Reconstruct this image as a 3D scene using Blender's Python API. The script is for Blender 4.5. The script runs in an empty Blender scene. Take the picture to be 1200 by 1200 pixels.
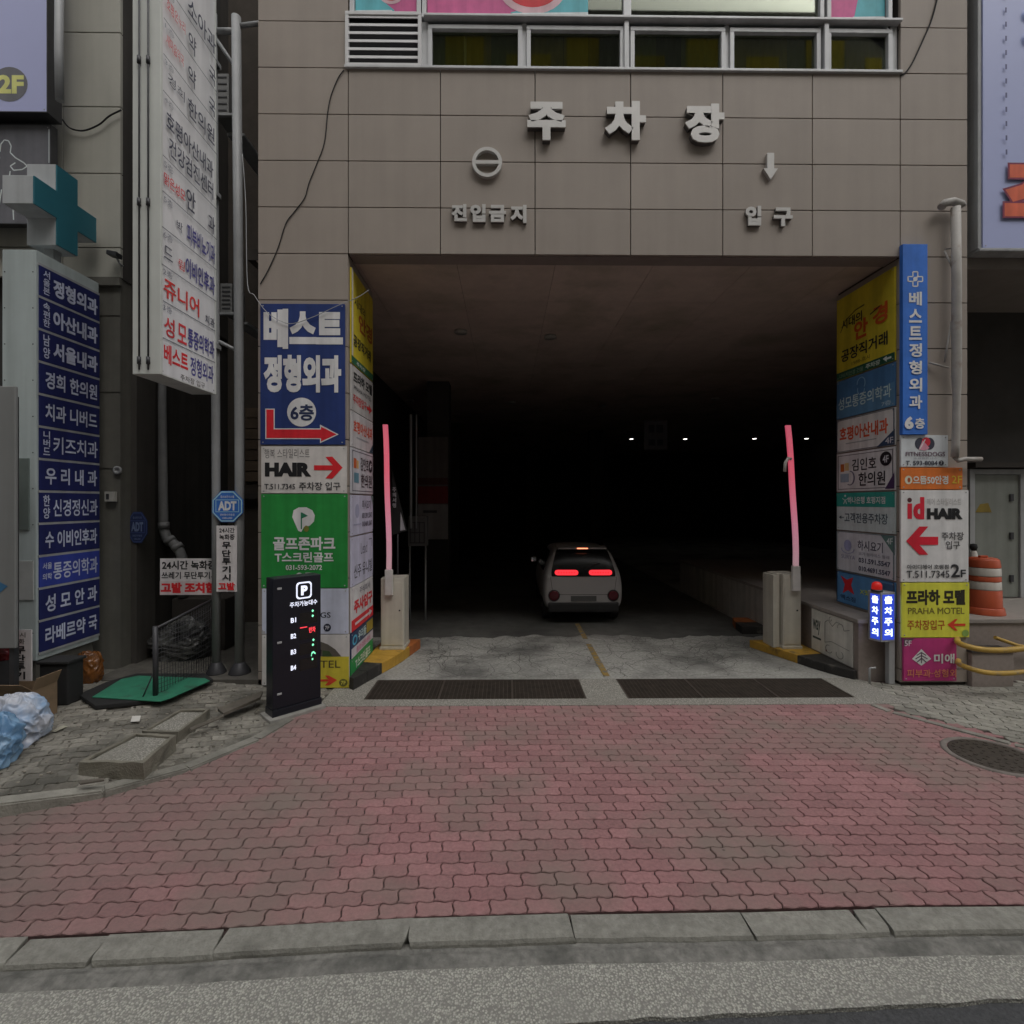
import bpy, bmesh, math, random
from mathutils import Vector, noise
R = math.radians
random.seed(11)
SC = bpy.context.scene
COL = SC.collection

# ---------------------------------------------------------------- camera, sky, sun, exposure
YAW = R(0.66)
EYE = 2.5
cam = bpy.data.objects.new('camera', bpy.data.cameras.new('camera'))
COL.objects.link(cam)
cam.location = (0, 0, EYE)
cam.rotation_euler = (R(90), 0, -YAW)
cam.data.sensor_width = 36
cam.data.lens = 18
cam.data.shift_y = -0.01
cam.data.clip_end = 500
cam.data.clip_start = 0.05
SC.camera = cam

SUN_EL, SUN_AZ = 56, 148          # azimuth measured from +Y clockwise: high behind the camera
world = bpy.data.worlds.new('World')
SC.world = world
world.use_nodes = True
wn = world.node_tree
sky = wn.nodes.new('ShaderNodeTexSky')
sky.sky_type = 'NISHITA'
sky.sun_disc = False
sky.sun_elevation = R(SUN_EL)
sky.sun_rotation = R(SUN_AZ)
sky.air_density = 1.0
sky.dust_density = 4.0
sky.ozone_density = 1.0
hs = wn.nodes.new('ShaderNodeHueSaturation')      # grey overcast sky
hs.inputs['Saturation'].default_value = 0.22
wn.links.new(sky.outputs[0], hs.inputs['Color'])
bg = wn.nodes['Background']
bg.inputs['Strength'].default_value = 0.13
wn.links.new(hs.outputs[0], bg.inputs['Color'])

sl = bpy.data.lights.new('sun', 'SUN')
sl.energy = 0.9
sl.angle = R(110)
sl.color = (1.0, 0.965, 0.91)
sun = bpy.data.objects.new('sun', sl)
COL.objects.link(sun)
_d = Vector((math.sin(R(SUN_AZ)) * math.cos(R(SUN_EL)), math.cos(R(SUN_AZ)) * math.cos(R(SUN_EL)), math.sin(R(SUN_EL))))
sun.rotation_euler = (-_d).to_track_quat('-Z', 'Y').to_euler()

SC.view_settings.view_transform = 'Standard'
SC.view_settings.look = 'None'
SC.view_settings.exposure = 0.26
SC.view_settings.gamma = 1.0
SC.view_settings.use_curve_mapping = False
SC.cycles.max_bounces = 6
SC.cycles.diffuse_bounces = 3

# ---------------------------------------------------------------- helpers: photo ray -> point on a real plane
def ray(px, py):
    u = (px - 600) / 600
    v = -(py - 588) / 600
    c, s = math.cos(YAW), math.sin(YAW)
    return Vector((u * c + s, c - u * s, v))
def onY(px, py, Y):
    d = ray(px, py)
    return Vector((0, 0, EYE)) + d * (Y / d.y)
def onZ(px, py, z=0.0):
    d = ray(px, py)
    return Vector((0, 0, EYE)) + d * ((z - EYE) / d.z)
def onX(px, py, X):
    d = ray(px, py)
    return Vector((0, 0, EYE)) + d * (X / d.x)

# ---------------------------------------------------------------- materials
def lin(c):
    c = c / 255
    return c / 12.92 if c <= 0.04045 else ((c + 0.055) / 1.055) ** 2.4
def alb(rgb, k=2.45, mx=0.82):
    return tuple(min(mx, max(0.004, lin(c) * k)) for c in rgb)
MATS = {}
def pm(name, col, rough=0.6, metal=0.0, var=0.15, scale=4.0, bump=0.0, bscale=60.0, island=0.0, stain=None, spec=0.5, streak=0.0):
    """a procedural surface: base colour with mottling at two scales, optional per-piece tone, stains and a fine bump"""
    if name in MATS:
        return MATS[name]
    m = bpy.data.materials.new(name)
    m.use_nodes = True
    nt = m.node_tree
    b = nt.nodes['Principled BSDF']
    L = nt.links.new
    N = nt.nodes.new
    b.inputs['Roughness'].default_value = rough
    b.inputs['Metallic'].default_value = metal
    b.inputs['Specular IOR Level'].default_value = spec
    tc = N('ShaderNodeTexCoord')
    geo = N('ShaderNodeNewGeometry')
    n1 = N('ShaderNodeTexNoise'); n1.inputs['Scale'].default_value = scale; n1.inputs['Detail'].default_value = 8; n1.inputs['Roughness'].default_value = 0.65
    L(geo.outputs['Position'], n1.inputs['Vector'])
    mr = N('ShaderNodeMapRange'); mr.inputs['From Min'].default_value = 0.25; mr.inputs['From Max'].default_value = 0.75
    mr.inputs['To Min'].default_value = 1 - var; mr.inputs['To Max'].default_value = 1 + var
    L(n1.outputs['Fac'], mr.inputs['Value'])
    val = mr.outputs[0]
    if island:
        mi = N('ShaderNodeMapRange'); mi.inputs['To Min'].default_value = 1 - island; mi.inputs['To Max'].default_value = 1 + island
        L(geo.outputs['Random Per Island'], mi.inputs['Value'])
        mu = N('ShaderNodeMath'); mu.operation = 'MULTIPLY'
        L(val, mu.inputs[0]); L(mi.outputs[0], mu.inputs[1]); val = mu.outputs[0]
    if streak:
        mp = N('ShaderNodeMapping'); mp.inputs['Scale'].default_value = (7, 7, 0.35)
        L(geo.outputs['Position'], mp.inputs['Vector'])
        n3 = N('ShaderNodeTexNoise'); n3.inputs['Scale'].default_value = 1.0; n3.inputs['Detail'].default_value = 6
        L(mp.outputs[0], n3.inputs['Vector'])
        m3 = N('ShaderNodeMapRange'); m3.inputs['From Min'].default_value = 0.35; m3.inputs['From Max'].default_value = 0.7
        m3.inputs['To Min'].default_value = 1.0; m3.inputs['To Max'].default_value = 1 - streak
        L(n3.outputs['Fac'], m3.inputs['Value'])
        mu = N('ShaderNodeMath'); mu.operation = 'MULTIPLY'
        L(val, mu.inputs[0]); L(m3.outputs[0], mu.inputs[1]); val = mu.outputs[0]
    mix = N('ShaderNodeVectorMath'); mix.operation = 'SCALE'
    mix.inputs[0].default_value = col[:3]
    L(val, mix.inputs['Scale'])
    out = mix.outputs[0]
    if stain:
        scol, sscale, lo, hi = stain
        n2 = N('ShaderNodeTexNoise'); n2.inputs['Scale'].default_value = sscale; n2.inputs['Detail'].default_value = 6; n2.inputs['Roughness'].default_value = 0.6
        L(geo.outputs['Position'], n2.inputs['Vector'])
        m2 = N('ShaderNodeMapRange'); m2.inputs['From Min'].default_value = lo; m2.inputs['From Max'].default_value = hi
        L(n2.outputs['Fac'], m2.inputs['Value'])
        mx = N('ShaderNodeMix'); mx.data_type = 'RGBA'
        L(m2.outputs[0], mx.inputs['Factor']); L(out, mx.inputs['A']); mx.inputs['B'].default_value = (*scol, 1)
        out = mx.outputs['Result']
    L(out, b.inputs['Base Color'])
    if bump:
        nb = N('ShaderNodeTexNoise'); nb.inputs['Scale'].default_value = bscale; nb.inputs['Detail'].default_value = 5
        L(geo.outputs['Position'], nb.inputs['Vector'])
        bp = N('ShaderNodeBump'); bp.inputs['Strength'].default_value = bump; bp.inputs['Distance'].default_value = 0.01
        L(nb.outputs['Fac'], bp.inputs['Height']); L(bp.outputs[0], b.inputs['Normal'])
    MATS[name] = m
    return m
def pebble(name, pale, dark, gap, scale, stain, sscale=1.4, lo=0.48, hi=0.75, bump=0.8):
    """exposed aggregate: stones of differing tone set in darker mortar, with dirty patches"""
    m = bpy.data.materials.new(name); m.use_nodes = True
    nt = m.node_tree; b = nt.nodes['Principled BSDF']; L = nt.links.new; N = nt.nodes.new
    b.inputs['Roughness'].default_value = 0.9; b.inputs['Specular IOR Level'].default_value = 0.3
    geo = N('ShaderNodeNewGeometry')
    nz_ = N('ShaderNodeTexNoise'); nz_.inputs['Scale'].default_value = scale * 0.8
    L(geo.outputs['Position'], nz_.inputs['Vector'])
    ad = N('ShaderNodeVectorMath'); ad.operation = 'MULTIPLY_ADD'; ad.inputs[1].default_value = (0.6 / scale,) * 3
    L(nz_.outputs['Color'], ad.inputs[0]); L(geo.outputs['Position'], ad.inputs[2])
    vo = N('ShaderNodeTexVoronoi'); vo.inputs['Scale'].default_value = scale; L(ad.outputs[0], vo.inputs['Vector'])
    sp = N('ShaderNodeSeparateColor'); L(vo.outputs['Color'], sp.inputs[0])
    m1 = N('ShaderNodeMix'); m1.data_type = 'RGBA'; L(sp.outputs[0], m1.inputs['Factor']); m1.inputs['A'].default_value = (*dark, 1); m1.inputs['B'].default_value = (*pale, 1)
    r = N('ShaderNodeMapRange'); r.inputs['From Min'].default_value = 0.35; r.inputs['From Max'].default_value = 0.62; L(vo.outputs['Distance'], r.inputs['Value'])
    m2 = N('ShaderNodeMix'); m2.data_type = 'RGBA'; L(r.outputs[0], m2.inputs['Factor']); L(m1.outputs['Result'], m2.inputs['A']); m2.inputs['B'].default_value = (*gap, 1)
    n2 = N('ShaderNodeTexNoise'); n2.inputs['Scale'].default_value = sscale; n2.inputs['Detail'].default_value = 7; L(geo.outputs['Position'], n2.inputs['Vector'])
    r2 = N('ShaderNodeMapRange'); r2.inputs['From Min'].default_value = lo; r2.inputs['From Max'].default_value = hi; r2.inputs['To Max'].default_value = 0.75; L(n2.outputs['Fac'], r2.inputs['Value'])
    m3 = N('ShaderNodeMix'); m3.data_type = 'RGBA'; L(r2.outputs[0], m3.inputs['Factor']); L(m2.outputs['Result'], m3.inputs['A']); m3.inputs['B'].default_value = (*stain, 1)
    L(m3.outputs['Result'], b.inputs['Base Color'])
    bp = N('ShaderNodeBump'); bp.invert = True; bp.inputs['Strength'].default_value = bump; bp.inputs['Distance'].default_value = 0.006
    L(vo.outputs['Distance'], bp.inputs['Height']); L(bp.outputs[0], b.inputs['Normal'])
    MATS[name] = m
    return m
def em(name, col, strength, base=None):
    if name in MATS:
        return MATS[name]
    m = bpy.data.materials.new(name); m.use_nodes = True
    b = m.node_tree.nodes['Principled BSDF']
    b.inputs['Base Color'].default_value = (*(base or col), 1)
    b.inputs['Emission Color'].default_value = (*col, 1)
    b.inputs['Emission Strength'].default_value = strength
    b.inputs['Roughness'].default_value = 0.4
    MATS[name] = m
    return m
def ink(rgb):
    """sign vinyl or paint in a colour given as it looks in the photo"""
    return pm('vinyl_%02x%02x%02x' % tuple(rgb), alb(rgb), 0.55, 0, 0.12, 5.0, 0, spec=0.35, streak=0.24)

# ---------------------------------------------------------------- mesh building
def wloc(o):
    v = Vector((0, 0, 0))
    while o is not None:
        v += o.location
        o = o.parent
    return v
def tag(o, label=None, cat=None, group=None, kind=None):
    if label: o['label'] = label
    if cat: o['category'] = cat
    if group: o['group'] = group
    if kind: o['kind'] = kind
    return o
def thing(name, label, cat, loc, group=None):
    o = bpy.data.objects.new(name, None)
    COL.objects.link(o)
    o.location = loc
    o.empty_display_size = 0.2
    return tag(o, label, cat, group)
class MB:
    """collects shapes in world coordinates; build() links them as one mesh object"""
    def __init__(s):
        s.bm = bmesh.new(); s.mi = 0; s.mats = []
    def m(s, mat):
        if mat not in s.mats: s.mats.append(mat)
        s.mi = s.mats.index(mat)
        return s
    def face(s, pts):
        f = s.bm.faces.new([s.bm.verts.new(p) for p in pts]); f.material_index = s.mi
        return f
    def obox(s, O, U, V, W, bev=0.0):
        """box on corner O with edge vectors U, V, W"""
        O, U, V, W = Vector(O), Vector(U), Vector(V), Vector(W)
        t = bmesh.new()
        vs = [t.verts.new(O + U * a + V * b + W * c) for a in (0, 1) for b in (0, 1) for c in (0, 1)]
        for q in ((0, 1, 3, 2), (4, 6, 7, 5), (0, 4, 5, 1), (2, 3, 7, 6), (0, 2, 6, 4), (1, 5, 7, 3)):
            t.faces.new([vs[i] for i in q])
        bmesh.ops.recalc_face_normals(t, faces=t.faces)
        if bev: bmesh.ops.bevel(t, geom=t.edges[:], offset=bev, segments=2, profile=0.6, affect='EDGES')
        s.merge(t)
        return s
    def box(s, a, b, bev=0.0):
        a, b = Vector(a), Vector(b)
        d = b - a
        return s.obox(a, (d.x, 0, 0), (0, d.y, 0), (0, 0, d.z), bev)
    def merge(s, t):
        mp = {}
        for v in t.verts: mp[v] = s.bm.verts.new(v.co)
        for f in t.faces:
            try:
                g = s.bm.faces.new([mp[v] for v in f.verts]); g.material_index = s.mi; g.smooth = f.smooth
            except ValueError: pass
        t.free()
    def prism(s, pts, D, bev=0.0):
        """polygon pts (3d, planar) pushed along D"""
        D = Vector(D)
        t = bmesh.new()
        a = [t.verts.new(p) for p in pts]
        b = [t.verts.new(Vector(p) + D) for p in pts]
        t.faces.new(a); t.faces.new(b[::-1])
        n = len(a)
        for i in range(n): t.faces.new((a[i], b[i], b[(i + 1) % n], a[(i + 1) % n]))
        bmesh.ops.recalc_face_normals(t, faces=t.faces)
        if bev: bmesh.ops.bevel(t, geom=t.edges[:], offset=bev, segments=2, profile=0.6, affect='EDGES')
        s.merge(t)
        return s
    def tube(s, pts, r, n=10, caps=True):
        pts = [Vector(p) for p in pts]
        rs = r if isinstance(r, (list, tuple)) else [r] * len(pts)
        rings = []
        up = None
        for i, p in enumerate(pts):
            d = (pts[min(i + 1, len(pts) - 1)] - pts[max(i - 1, 0)]).normalized()
            if up is None:
                up = Vector((0, 0, 1)) if abs(d.z) < 0.9 else Vector((1, 0, 0))
            x = d.cross(up)
            x = x.normalized() if x.length > 1e-6 else d.orthogonal().normalized()
            up = x.cross(d).normalized()
            rings.append([s.bm.verts.new(p + (x * math.cos(2 * math.pi * k / n) + up * math.sin(2 * math.pi * k / n)) * rs[i]) for k in range(n)])
        for a, b in zip(rings, rings[1:]):
            for k in range(n):
                f = s.bm.faces.new((a[k], a[(k + 1) % n], b[(k + 1) % n], b[k])); f.material_index = s.mi; f.smooth = True
        if caps:
            for rg in (rings[0][::-1], rings[-1]):
                f = s.bm.faces.new(rg); f.material_index = s.mi
        return s
    def lathe(s, c, prof, n=24, axis=(0, 0, 1)):
        """profile of (radius, height) turned round an axis through c"""
        ax = Vector(axis).normalized(); c = Vector(c)
        x = ax.orthogonal().normalized(); y = ax.cross(x)
        rings = [[s.bm.verts.new(c + ax * h + (x * math.cos(2 * math.pi * k / n) + y * math.sin(2 * math.pi * k / n)) * max(r, 1e-4)) for k in range(n)] for r, h in prof]
        for a, b in zip(rings, rings[1:]):
            for k in range(n):
                f = s.bm.faces.new((a[k], a[(k + 1) % n], b[(k + 1) % n], b[k])); f.material_index = s.mi; f.smooth = True
        for rg in (rings[0][::-1], rings[-1]):
            f = s.bm.faces.new(rg); f.material_index = s.mi
        return s
    def build(s, name, parent=None, origin=None, mat=None, smooth=None):
        if mat is not None and not s.mats: s.mats = [mat]
        vs = s.bm.verts
        if parent is not None:
            off = wloc(parent)
            loc = Vector((0, 0, 0))
        else:
            if origin is None:
                xs = [v.co.x for v in vs]; ys = [v.co.y for v in vs]; zs = [v.co.z for v in vs]
                origin = ((min(xs) + max(xs)) / 2, (min(ys) + max(ys)) / 2, min(zs))
            off = Vector(origin); loc = off
        for v in vs: v.co -= off
        bmesh.ops.recalc_face_normals(s.bm, faces=s.bm.faces)
        me = bpy.data.meshes.new(name)
        s.bm.to_mesh(me); s.bm.free()
        if smooth is not None:
            for p in me.polygons: p.use_smooth = smooth
        for q in s.mats: me.materials.append(q)
        o = bpy.data.objects.new(name, me)
        COL.objects.link(o)
        o.parent = parent
        o.location = loc
        return o
def dup(root, loc, label=None):
    c = root.copy(); COL.objects.link(c); c.location = loc
    if label: c['label'] = label
    for ch in root.children:
        d = ch.copy(); COL.objects.link(d); d.parent = c
        for g in ch.children:
            e = g.copy(); COL.objects.link(e); e.parent = d
    return c

_TX = {}
def glyphs(text, off, flat=False):
    """outline of a text in the unit box, (u, v, w): bold is a chamfer of width off round each stroke; w is its height, 0 to 1"""
    key = (text, off, flat)
    if key not in _TX:
        cu = bpy.data.curves.new('lettering_source', 'FONT')
        cu.body = text; cu.resolution_u = 3; cu.align_x = 'CENTER'; cu.space_line = 0.95
        if flat or off <= 0: cu.offset = off
        else: cu.bevel_depth = off; cu.bevel_resolution = 0
        o = bpy.data.objects.new('lettering_source', cu)
        COL.objects.link(o)
        bpy.context.view_layer.update()
        me = bpy.data.meshes.new_from_object(o.evaluated_get(bpy.context.evaluated_depsgraph_get()))
        z1 = max(v.co.z for v in me.vertices)
        keep = [v.co.z > -1e-5 for v in me.vertices]
        ix, vs = {}, []
        for i, v in enumerate(me.vertices):
            if keep[i]: ix[i] = len(vs); vs.append((v.co.x, v.co.y, v.co.z / z1 if z1 > 1e-5 else 0.0))
        fs = [tuple(ix[i] for i in q.vertices) for q in me.polygons if all(keep[i] for i in q.vertices)]
        bpy.data.objects.remove(o); bpy.data.curves.remove(cu); bpy.data.meshes.remove(me)
        xs = [v[0] for v in vs]; ys = [v[1] for v in vs]
        x0, x1, y0, y1 = min(xs), max(xs), min(ys), max(ys)
        _TX[key] = ([((x - x0) / (x1 - x0), (y1 - y) / (y1 - y0), w) for x, y, w in vs], fs)
    return _TX[key]
def extrude_text(mb, text, at, D, off=0.03):
    """solid letters: at(u, v) maps the unit box to 3d, D is the depth of the letters"""
    vs, fs = glyphs(text, off, True)
    D = Vector(D)
    a = [mb.bm.verts.new(at(u, v)) for u, v, w in vs]
    b = [mb.bm.verts.new(Vector(at(u, v)) + D) for u, v, w in vs]
    cnt = {}
    for f in fs:
        for i in range(len(f)):
            e = (f[i], f[(i + 1) % len(f)]); cnt[e] = cnt.get(e, 0) + 1
    def add(q):
        try:
            g = mb.bm.faces.new(q); g.material_index = mb.mi
        except ValueError: pass
    for f in fs:
        add([a[i] for i in f]); add([b[i] for i in reversed(f)])
    for (i, j) in cnt:
        if (j, i) not in cnt: add((a[i], b[i], b[j], a[j]))

def ring_pts(cx, cy, rx, ry=None, n=28, a0=0, a1=360):
    ry = ry or rx
    full = abs(a1 - a0) >= 360
    k = n if full else n + 1
    return [(cx + rx * math.cos(R(a0 + (a1 - a0) * i / n)), cy + ry * math.sin(R(a0 + (a1 - a0) * i / n))) for i in range(k)]
def stroke(pts, w):
    """outline strip of width w along pts, as quads"""
    out = []
    for (x0, y0), (x1, y1) in zip(pts, pts[1:]):
        d = math.hypot(x1 - x0, y1 - y0) or 1
        nx, ny = -(y1 - y0) / d * w / 2, (x1 - x0) / d * w / 2
        out.append([(x0 + nx, y0 + ny), (x1 + nx, y1 + ny), (x1 - nx, y1 - ny), (x0 - nx, y0 - ny)])
    return out
def signboard(name, label, cat, O, U, V, N, span, t, board, items, group=None, edge=None, bev=0.003, lift=0.002):
    """a board with its print. O: upper corner of the front face, U and V: full width and height vectors (V downwards),
    N: outward normal, span: (x0, y0, x1, y1) of the design space the items use."""
    O, U, V, N = Vector(O), Vector(U), Vector(V), Vector(N).normalized()
    base = O + U * 0.5 + V - N * t
    th = thing(name, label, cat, base, group)
    b = MB().m(board)
    b.obox(O - N * t, U, V, N * t, bev)
    b.build('board', th)
    if t >= 0.02 and U.length > 0.5 and V.length > 0.2 and bev:
        f = MB().m(steel)
        for a_ in (0.035 / U.length, 1 - 0.035 / U.length):
            for b_ in (0.03 / V.length, 1 - 0.03 / V.length): f.lathe(O + U * a_ + V * b_, [(0.010, 0.0), (0.008, 0.0035)], 8, N)
        f.build('fixings', th)
    if edge is not None:
        f = MB().m(edge)
        w = 0.012
        u, v = U.normalized() * w, V.normalized() * w
        q = N * (t + 0.006)
        o = O - N * t - u - v
        f.obox(o, U + 2 * u, v, q); f.obox(o + V + v, U + 2 * u, v, q)
        f.obox(o + v, u, V, q); f.obox(o + v + u + U, u, V, q)
        f.build('frame', th)
    x0, y0, x1, y1 = span
    def at(x, y, k):
        return O + U * ((x - x0) / (x1 - x0)) + V * ((y - y0) / (y1 - y0)) + N * (lift + 0.0008 * k)
    parts = {}
    for k, it in enumerate(items):
        kind = it[0]
        nm = 'lettering' if kind == 't' else it[3] if kind == 'p' and len(it) > 3 else 'emblem'
        mb = parts.setdefault(nm, MB())
        if kind == 't':
            _, text, a0, b0, a1, b1, col = it[:7]
            off = it[7] if len(it) > 7 else 0.025
            mb.m(col if not isinstance(col, tuple) else ink(col))
            vs, fs = glyphs(text, off)
            vv = [mb.bm.verts.new(at(a0 + (a1 - a0) * u, b0 + (b1 - b0) * v, k + 0.6 * w)) for u, v, w in vs]
            for f in fs:
                try:
                    g = mb.bm.faces.new([vv[i] for i in f]); g.material_index = mb.mi
                except ValueError: pass
        elif kind == 'p':
            mb.m(it[2] if not isinstance(it[2], tuple) else ink(it[2]))
            mb.face([at(x, y, k) for x, y in it[1]])
        elif kind == 's':
            mb.m(ink(it[2]))
            for q in stroke(it[1], it[3]): mb.face([at(x, y, k) for x, y in q])
    for nm, mb in parts.items(): mb.build(nm, th)
    return th
def rect(x0, y0, x1, y1): return [(x0, y0), (x1, y0), (x1, y1), (x0, y1)]

# ---------------------------------------------------------------- palette
WHITE = (150, 150, 154); OFFW = (160, 157, 155); BLACK = (22, 22, 24); RED = (150, 28, 36); NAVY = (30, 38, 92)
GREY = (96, 96, 98)
stone = pm('facade_stone', (0.350, 0.302, 0.260), 0.6, 0, 0.06, 1.6, 0.08, 90, island=0.05, streak=0.07)
stone_dark = pm('granite_brown', (0.29, 0.245, 0.22), 0.5, 0, 0.14, 20, 0.05, 120)
joint = pm('joint_dark', (0.05, 0.043, 0.037), 0.9)
conc = pm('concrete_grey', (0.30, 0.29, 0.265), 0.88, 0, 0.28, 6, 0.5, 80, stain=((0.12, 0.115, 0.10), 1.3, 0.5, 0.75))
conc_pebble = pebble('concrete_pebble', (0.46, 0.445, 0.39), (0.29, 0.28, 0.245), (0.22, 0.21, 0.185), 62, (0.24, 0.23, 0.20))
dirt = pm('joint_soil', (0.072, 0.047, 0.044), 0.95, 0, 0.4, 15, 0.8, 60)
steel = pm('painted_steel_pale', (0.40, 0.41, 0.415), 0.5, 0.0, 0.14, 3, 0.03, 30, streak=0.25)
steel_dark = pm('steel_dark', (0.06, 0.06, 0.065), 0.5, 0.4, 0.2, 6)
alu = pm('aluminium', (0.60, 0.61, 0.62), 0.42, 0.1, 0.1, 3, streak=0.15)
black_metal = pm('black_coated_metal', (0.012, 0.014, 0.022), 0.35, 0.2, 0.2, 3)
pvc = pm('grey_plastic_pipe', (0.30, 0.30, 0.30), 0.55, 0, 0.18, 5, streak=0.25)
rubber = pm('black_rubber', (0.018, 0.018, 0.018), 0.85)
yellow_paint = pm('yellow_paint_worn', (0.50, 0.29, 0.04), 0.6, 0, 0.2, 6, 0.2, 40, stain=((0.14, 0.10, 0.05), 5, 0.55, 0.72))
black_paint = pm('black_paint_worn', (0.03, 0.028, 0.026), 0.6, 0, 0.3, 6, 0.2, 40, stain=((0.14, 0.13, 0.11), 6, 0.58, 0.74))
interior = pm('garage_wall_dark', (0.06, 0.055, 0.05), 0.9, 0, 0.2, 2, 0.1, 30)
# ================================================================ THE SETTING: ground, road, kerb, paving
def st(o):
    o['kind'] = 'structure'; return o
def sheet(name, pts, z, mat, depth=0.02):
    mb = MB().m(mat)
    mb.prism([(x, y, z) for x, y in pts], (0, 0, -depth))
    return st(mb.build(name))

YF = 6.9                              # the front plane of the parking building
KP = [(-14, 2.72), (-9, 2.80)] + [tuple(onZ(px, py).xy) for px, py in ((-300, 1112), (0, 1100), (270, 1088), (480, 1076), (670, 1070), (870, 1067), (1050, 1062), (1200, 1061), (1500, 1060))] + [(9, 3.08), (14, 3.10)]
def kerb_y(x):
    for (x0, y0), (x1, y1) in zip(KP, KP[1:]):
        if x <= x1: return y0 + (y1 - y0) * max(0, min(1, (x - x0) / (x1 - x0)))
    return KP[-1][1]
sheet('ground', [(-80, -80), (80, -80), (80, 80), (-80, 80)], -0.42, pm('soil_ground', (0.12, 0.11, 0.10), 0.95))
asphalt = pm('asphalt', (0.075, 0.077, 0.08), 0.9, 0, 0.5, 60, 1.0, 110, stain=((0.13, 0.13, 0.125), 1.0, 0.52, 0.8))
sheet('road', [(-60, -7), (60, -7), (60, 2.9), (-60, 2.9)], -0.075, asphalt, 0.1)
# gutter of exposed-aggregate concrete between road and kerb, with a ragged road-side edge
gx = [-14 + i * 0.08 for i in range(int(28 / 0.08) + 1)]
g = MB().m(pebble('gutter_aggregate', (0.58, 0.575, 0.51), (0.36, 0.355, 0.315), (0.26, 0.255, 0.23), 84, (0.31, 0.305, 0.275), 2.2, 0.5, 0.8, 0.9))
def gut_in(x): return kerb_y(x) - 0.285
def gut_out(x): return 2.492 + 0.042 * x + 0.016 * noise.noise((x * 5, 0, 3)) + 0.008 * noise.noise((x * 19, 0, 7))
rows = []
for x in gx:
    rows.append([g.bm.verts.new((x, y, z)) for y, z in ((gut_in(x) + 0.010 * noise.noise((x * 9, 1, 1)), -0.050), (gut_in(x) - 0.02, -0.040), (min(gut_out(x), gut_in(x) - 0.12), -0.052), (min(gut_out(x), gut_in(x) - 0.12), -0.09))])
for a, b in zip(rows, rows[1:]):
    for k in range(3): g.bm.faces.new((a[k], b[k], b[k + 1], a[k + 1]))
st(g.build('gutter'))
# dirty channel at the foot of the kerb
g = MB().m(pm('channel_dirt', (0.215, 0.21, 0.19), 0.9, 0, 0.45, 20, 1.0, 50, stain=((0.10, 0.10, 0.09), 4, 0.48, 0.72)))
rows = []
for x in gx:
    rows.append([g.bm.verts.new((x, y, z)) for y, z in ((kerb_y(x) - 0.13, -0.044), (kerb_y(x) - 0.185, -0.046), (kerb_y(x) - 0.22, -0.034 + 0.014 * noise.noise((x * 5, 0, 0))), (kerb_y(x) - 0.32, -0.052))])
for a, b in zip(rows, rows[1:]):
    for k in range(3): g.bm.faces.new((a[k], b[k], b[k + 1], a[k + 1]))
st(g.build('channel'))
# kerb stones, each laid a little out of true, some chipped
kmat = pm('kerb_concrete', (0.275, 0.268, 0.235), 0.88, 0, 0.3, 22, 0.7, 70, island=0.12, stain=((0.16, 0.155, 0.135), 3, 0.5, 0.75))
kb = MB().m(kmat)
x = -13.0
lens = {}
cuts = [-13, -11.9, -10.9, -9.8, -8.8, -7.7, -6.7, -5.6, -4.6, -3.62] + [onZ(px, 1095).x for px in (40, 130, 262, 478, 672, 884, 1022, 1052, 1250)] + [4.4, 5.4, 6.4, 7.4, 8.4, 9.4, 10.4, 11.4, 12.4]
for a, b in zip(cuts, cuts[1:]):
    a2, b2 = a + 0.006, b - 0.006
    n = max(2, int((b2 - a2) / 0.06))
    dz, dy = random.uniform(-0.006, 0.006), random.uniform(-0.006, 0.006)
    sk = random.uniform(-0.03, 0.03)
    chip = random.random()
    prev = None
    for i in range(n + 1):
        xx = a2 + (b2 - a2) * i / n
        e = 0.0
        w = 0.165 + 0.006 * noise.noise((xx * 7, 2, a))
        if abs(i / n - chip) < 0.12 and chip > 0.45: e = 0.022 * abs(noise.noise((xx * 12, 5, 1)))
        yb = kerb_y(xx) + dy
        prof = [(yb + 0.0, -0.12), (yb, -0.006 + dz), (yb - 0.012, 0.002 + dz), (yb - w + 0.03 + e, -0.006 + dz), (yb - w + 0.008 + e, -0.016 + dz - e * 0.4), (yb - w, -0.035 + dz - e), (yb - w - 0.006, -0.12)]
        rg = [kb.bm.verts.new((xx + sk * (k - 3) / 3, y, z)) for k, (y, z) in enumerate(prof)]
        if prev:
            for k in range(6): kb.bm.faces.new((prev[k], rg[k], rg[k + 1], prev[k + 1]))
        else: kb.bm.faces.new(rg)
        prev = rg
    kb.bm.faces.new(prev[::-1])
st(kb.build('kerb'))

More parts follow.
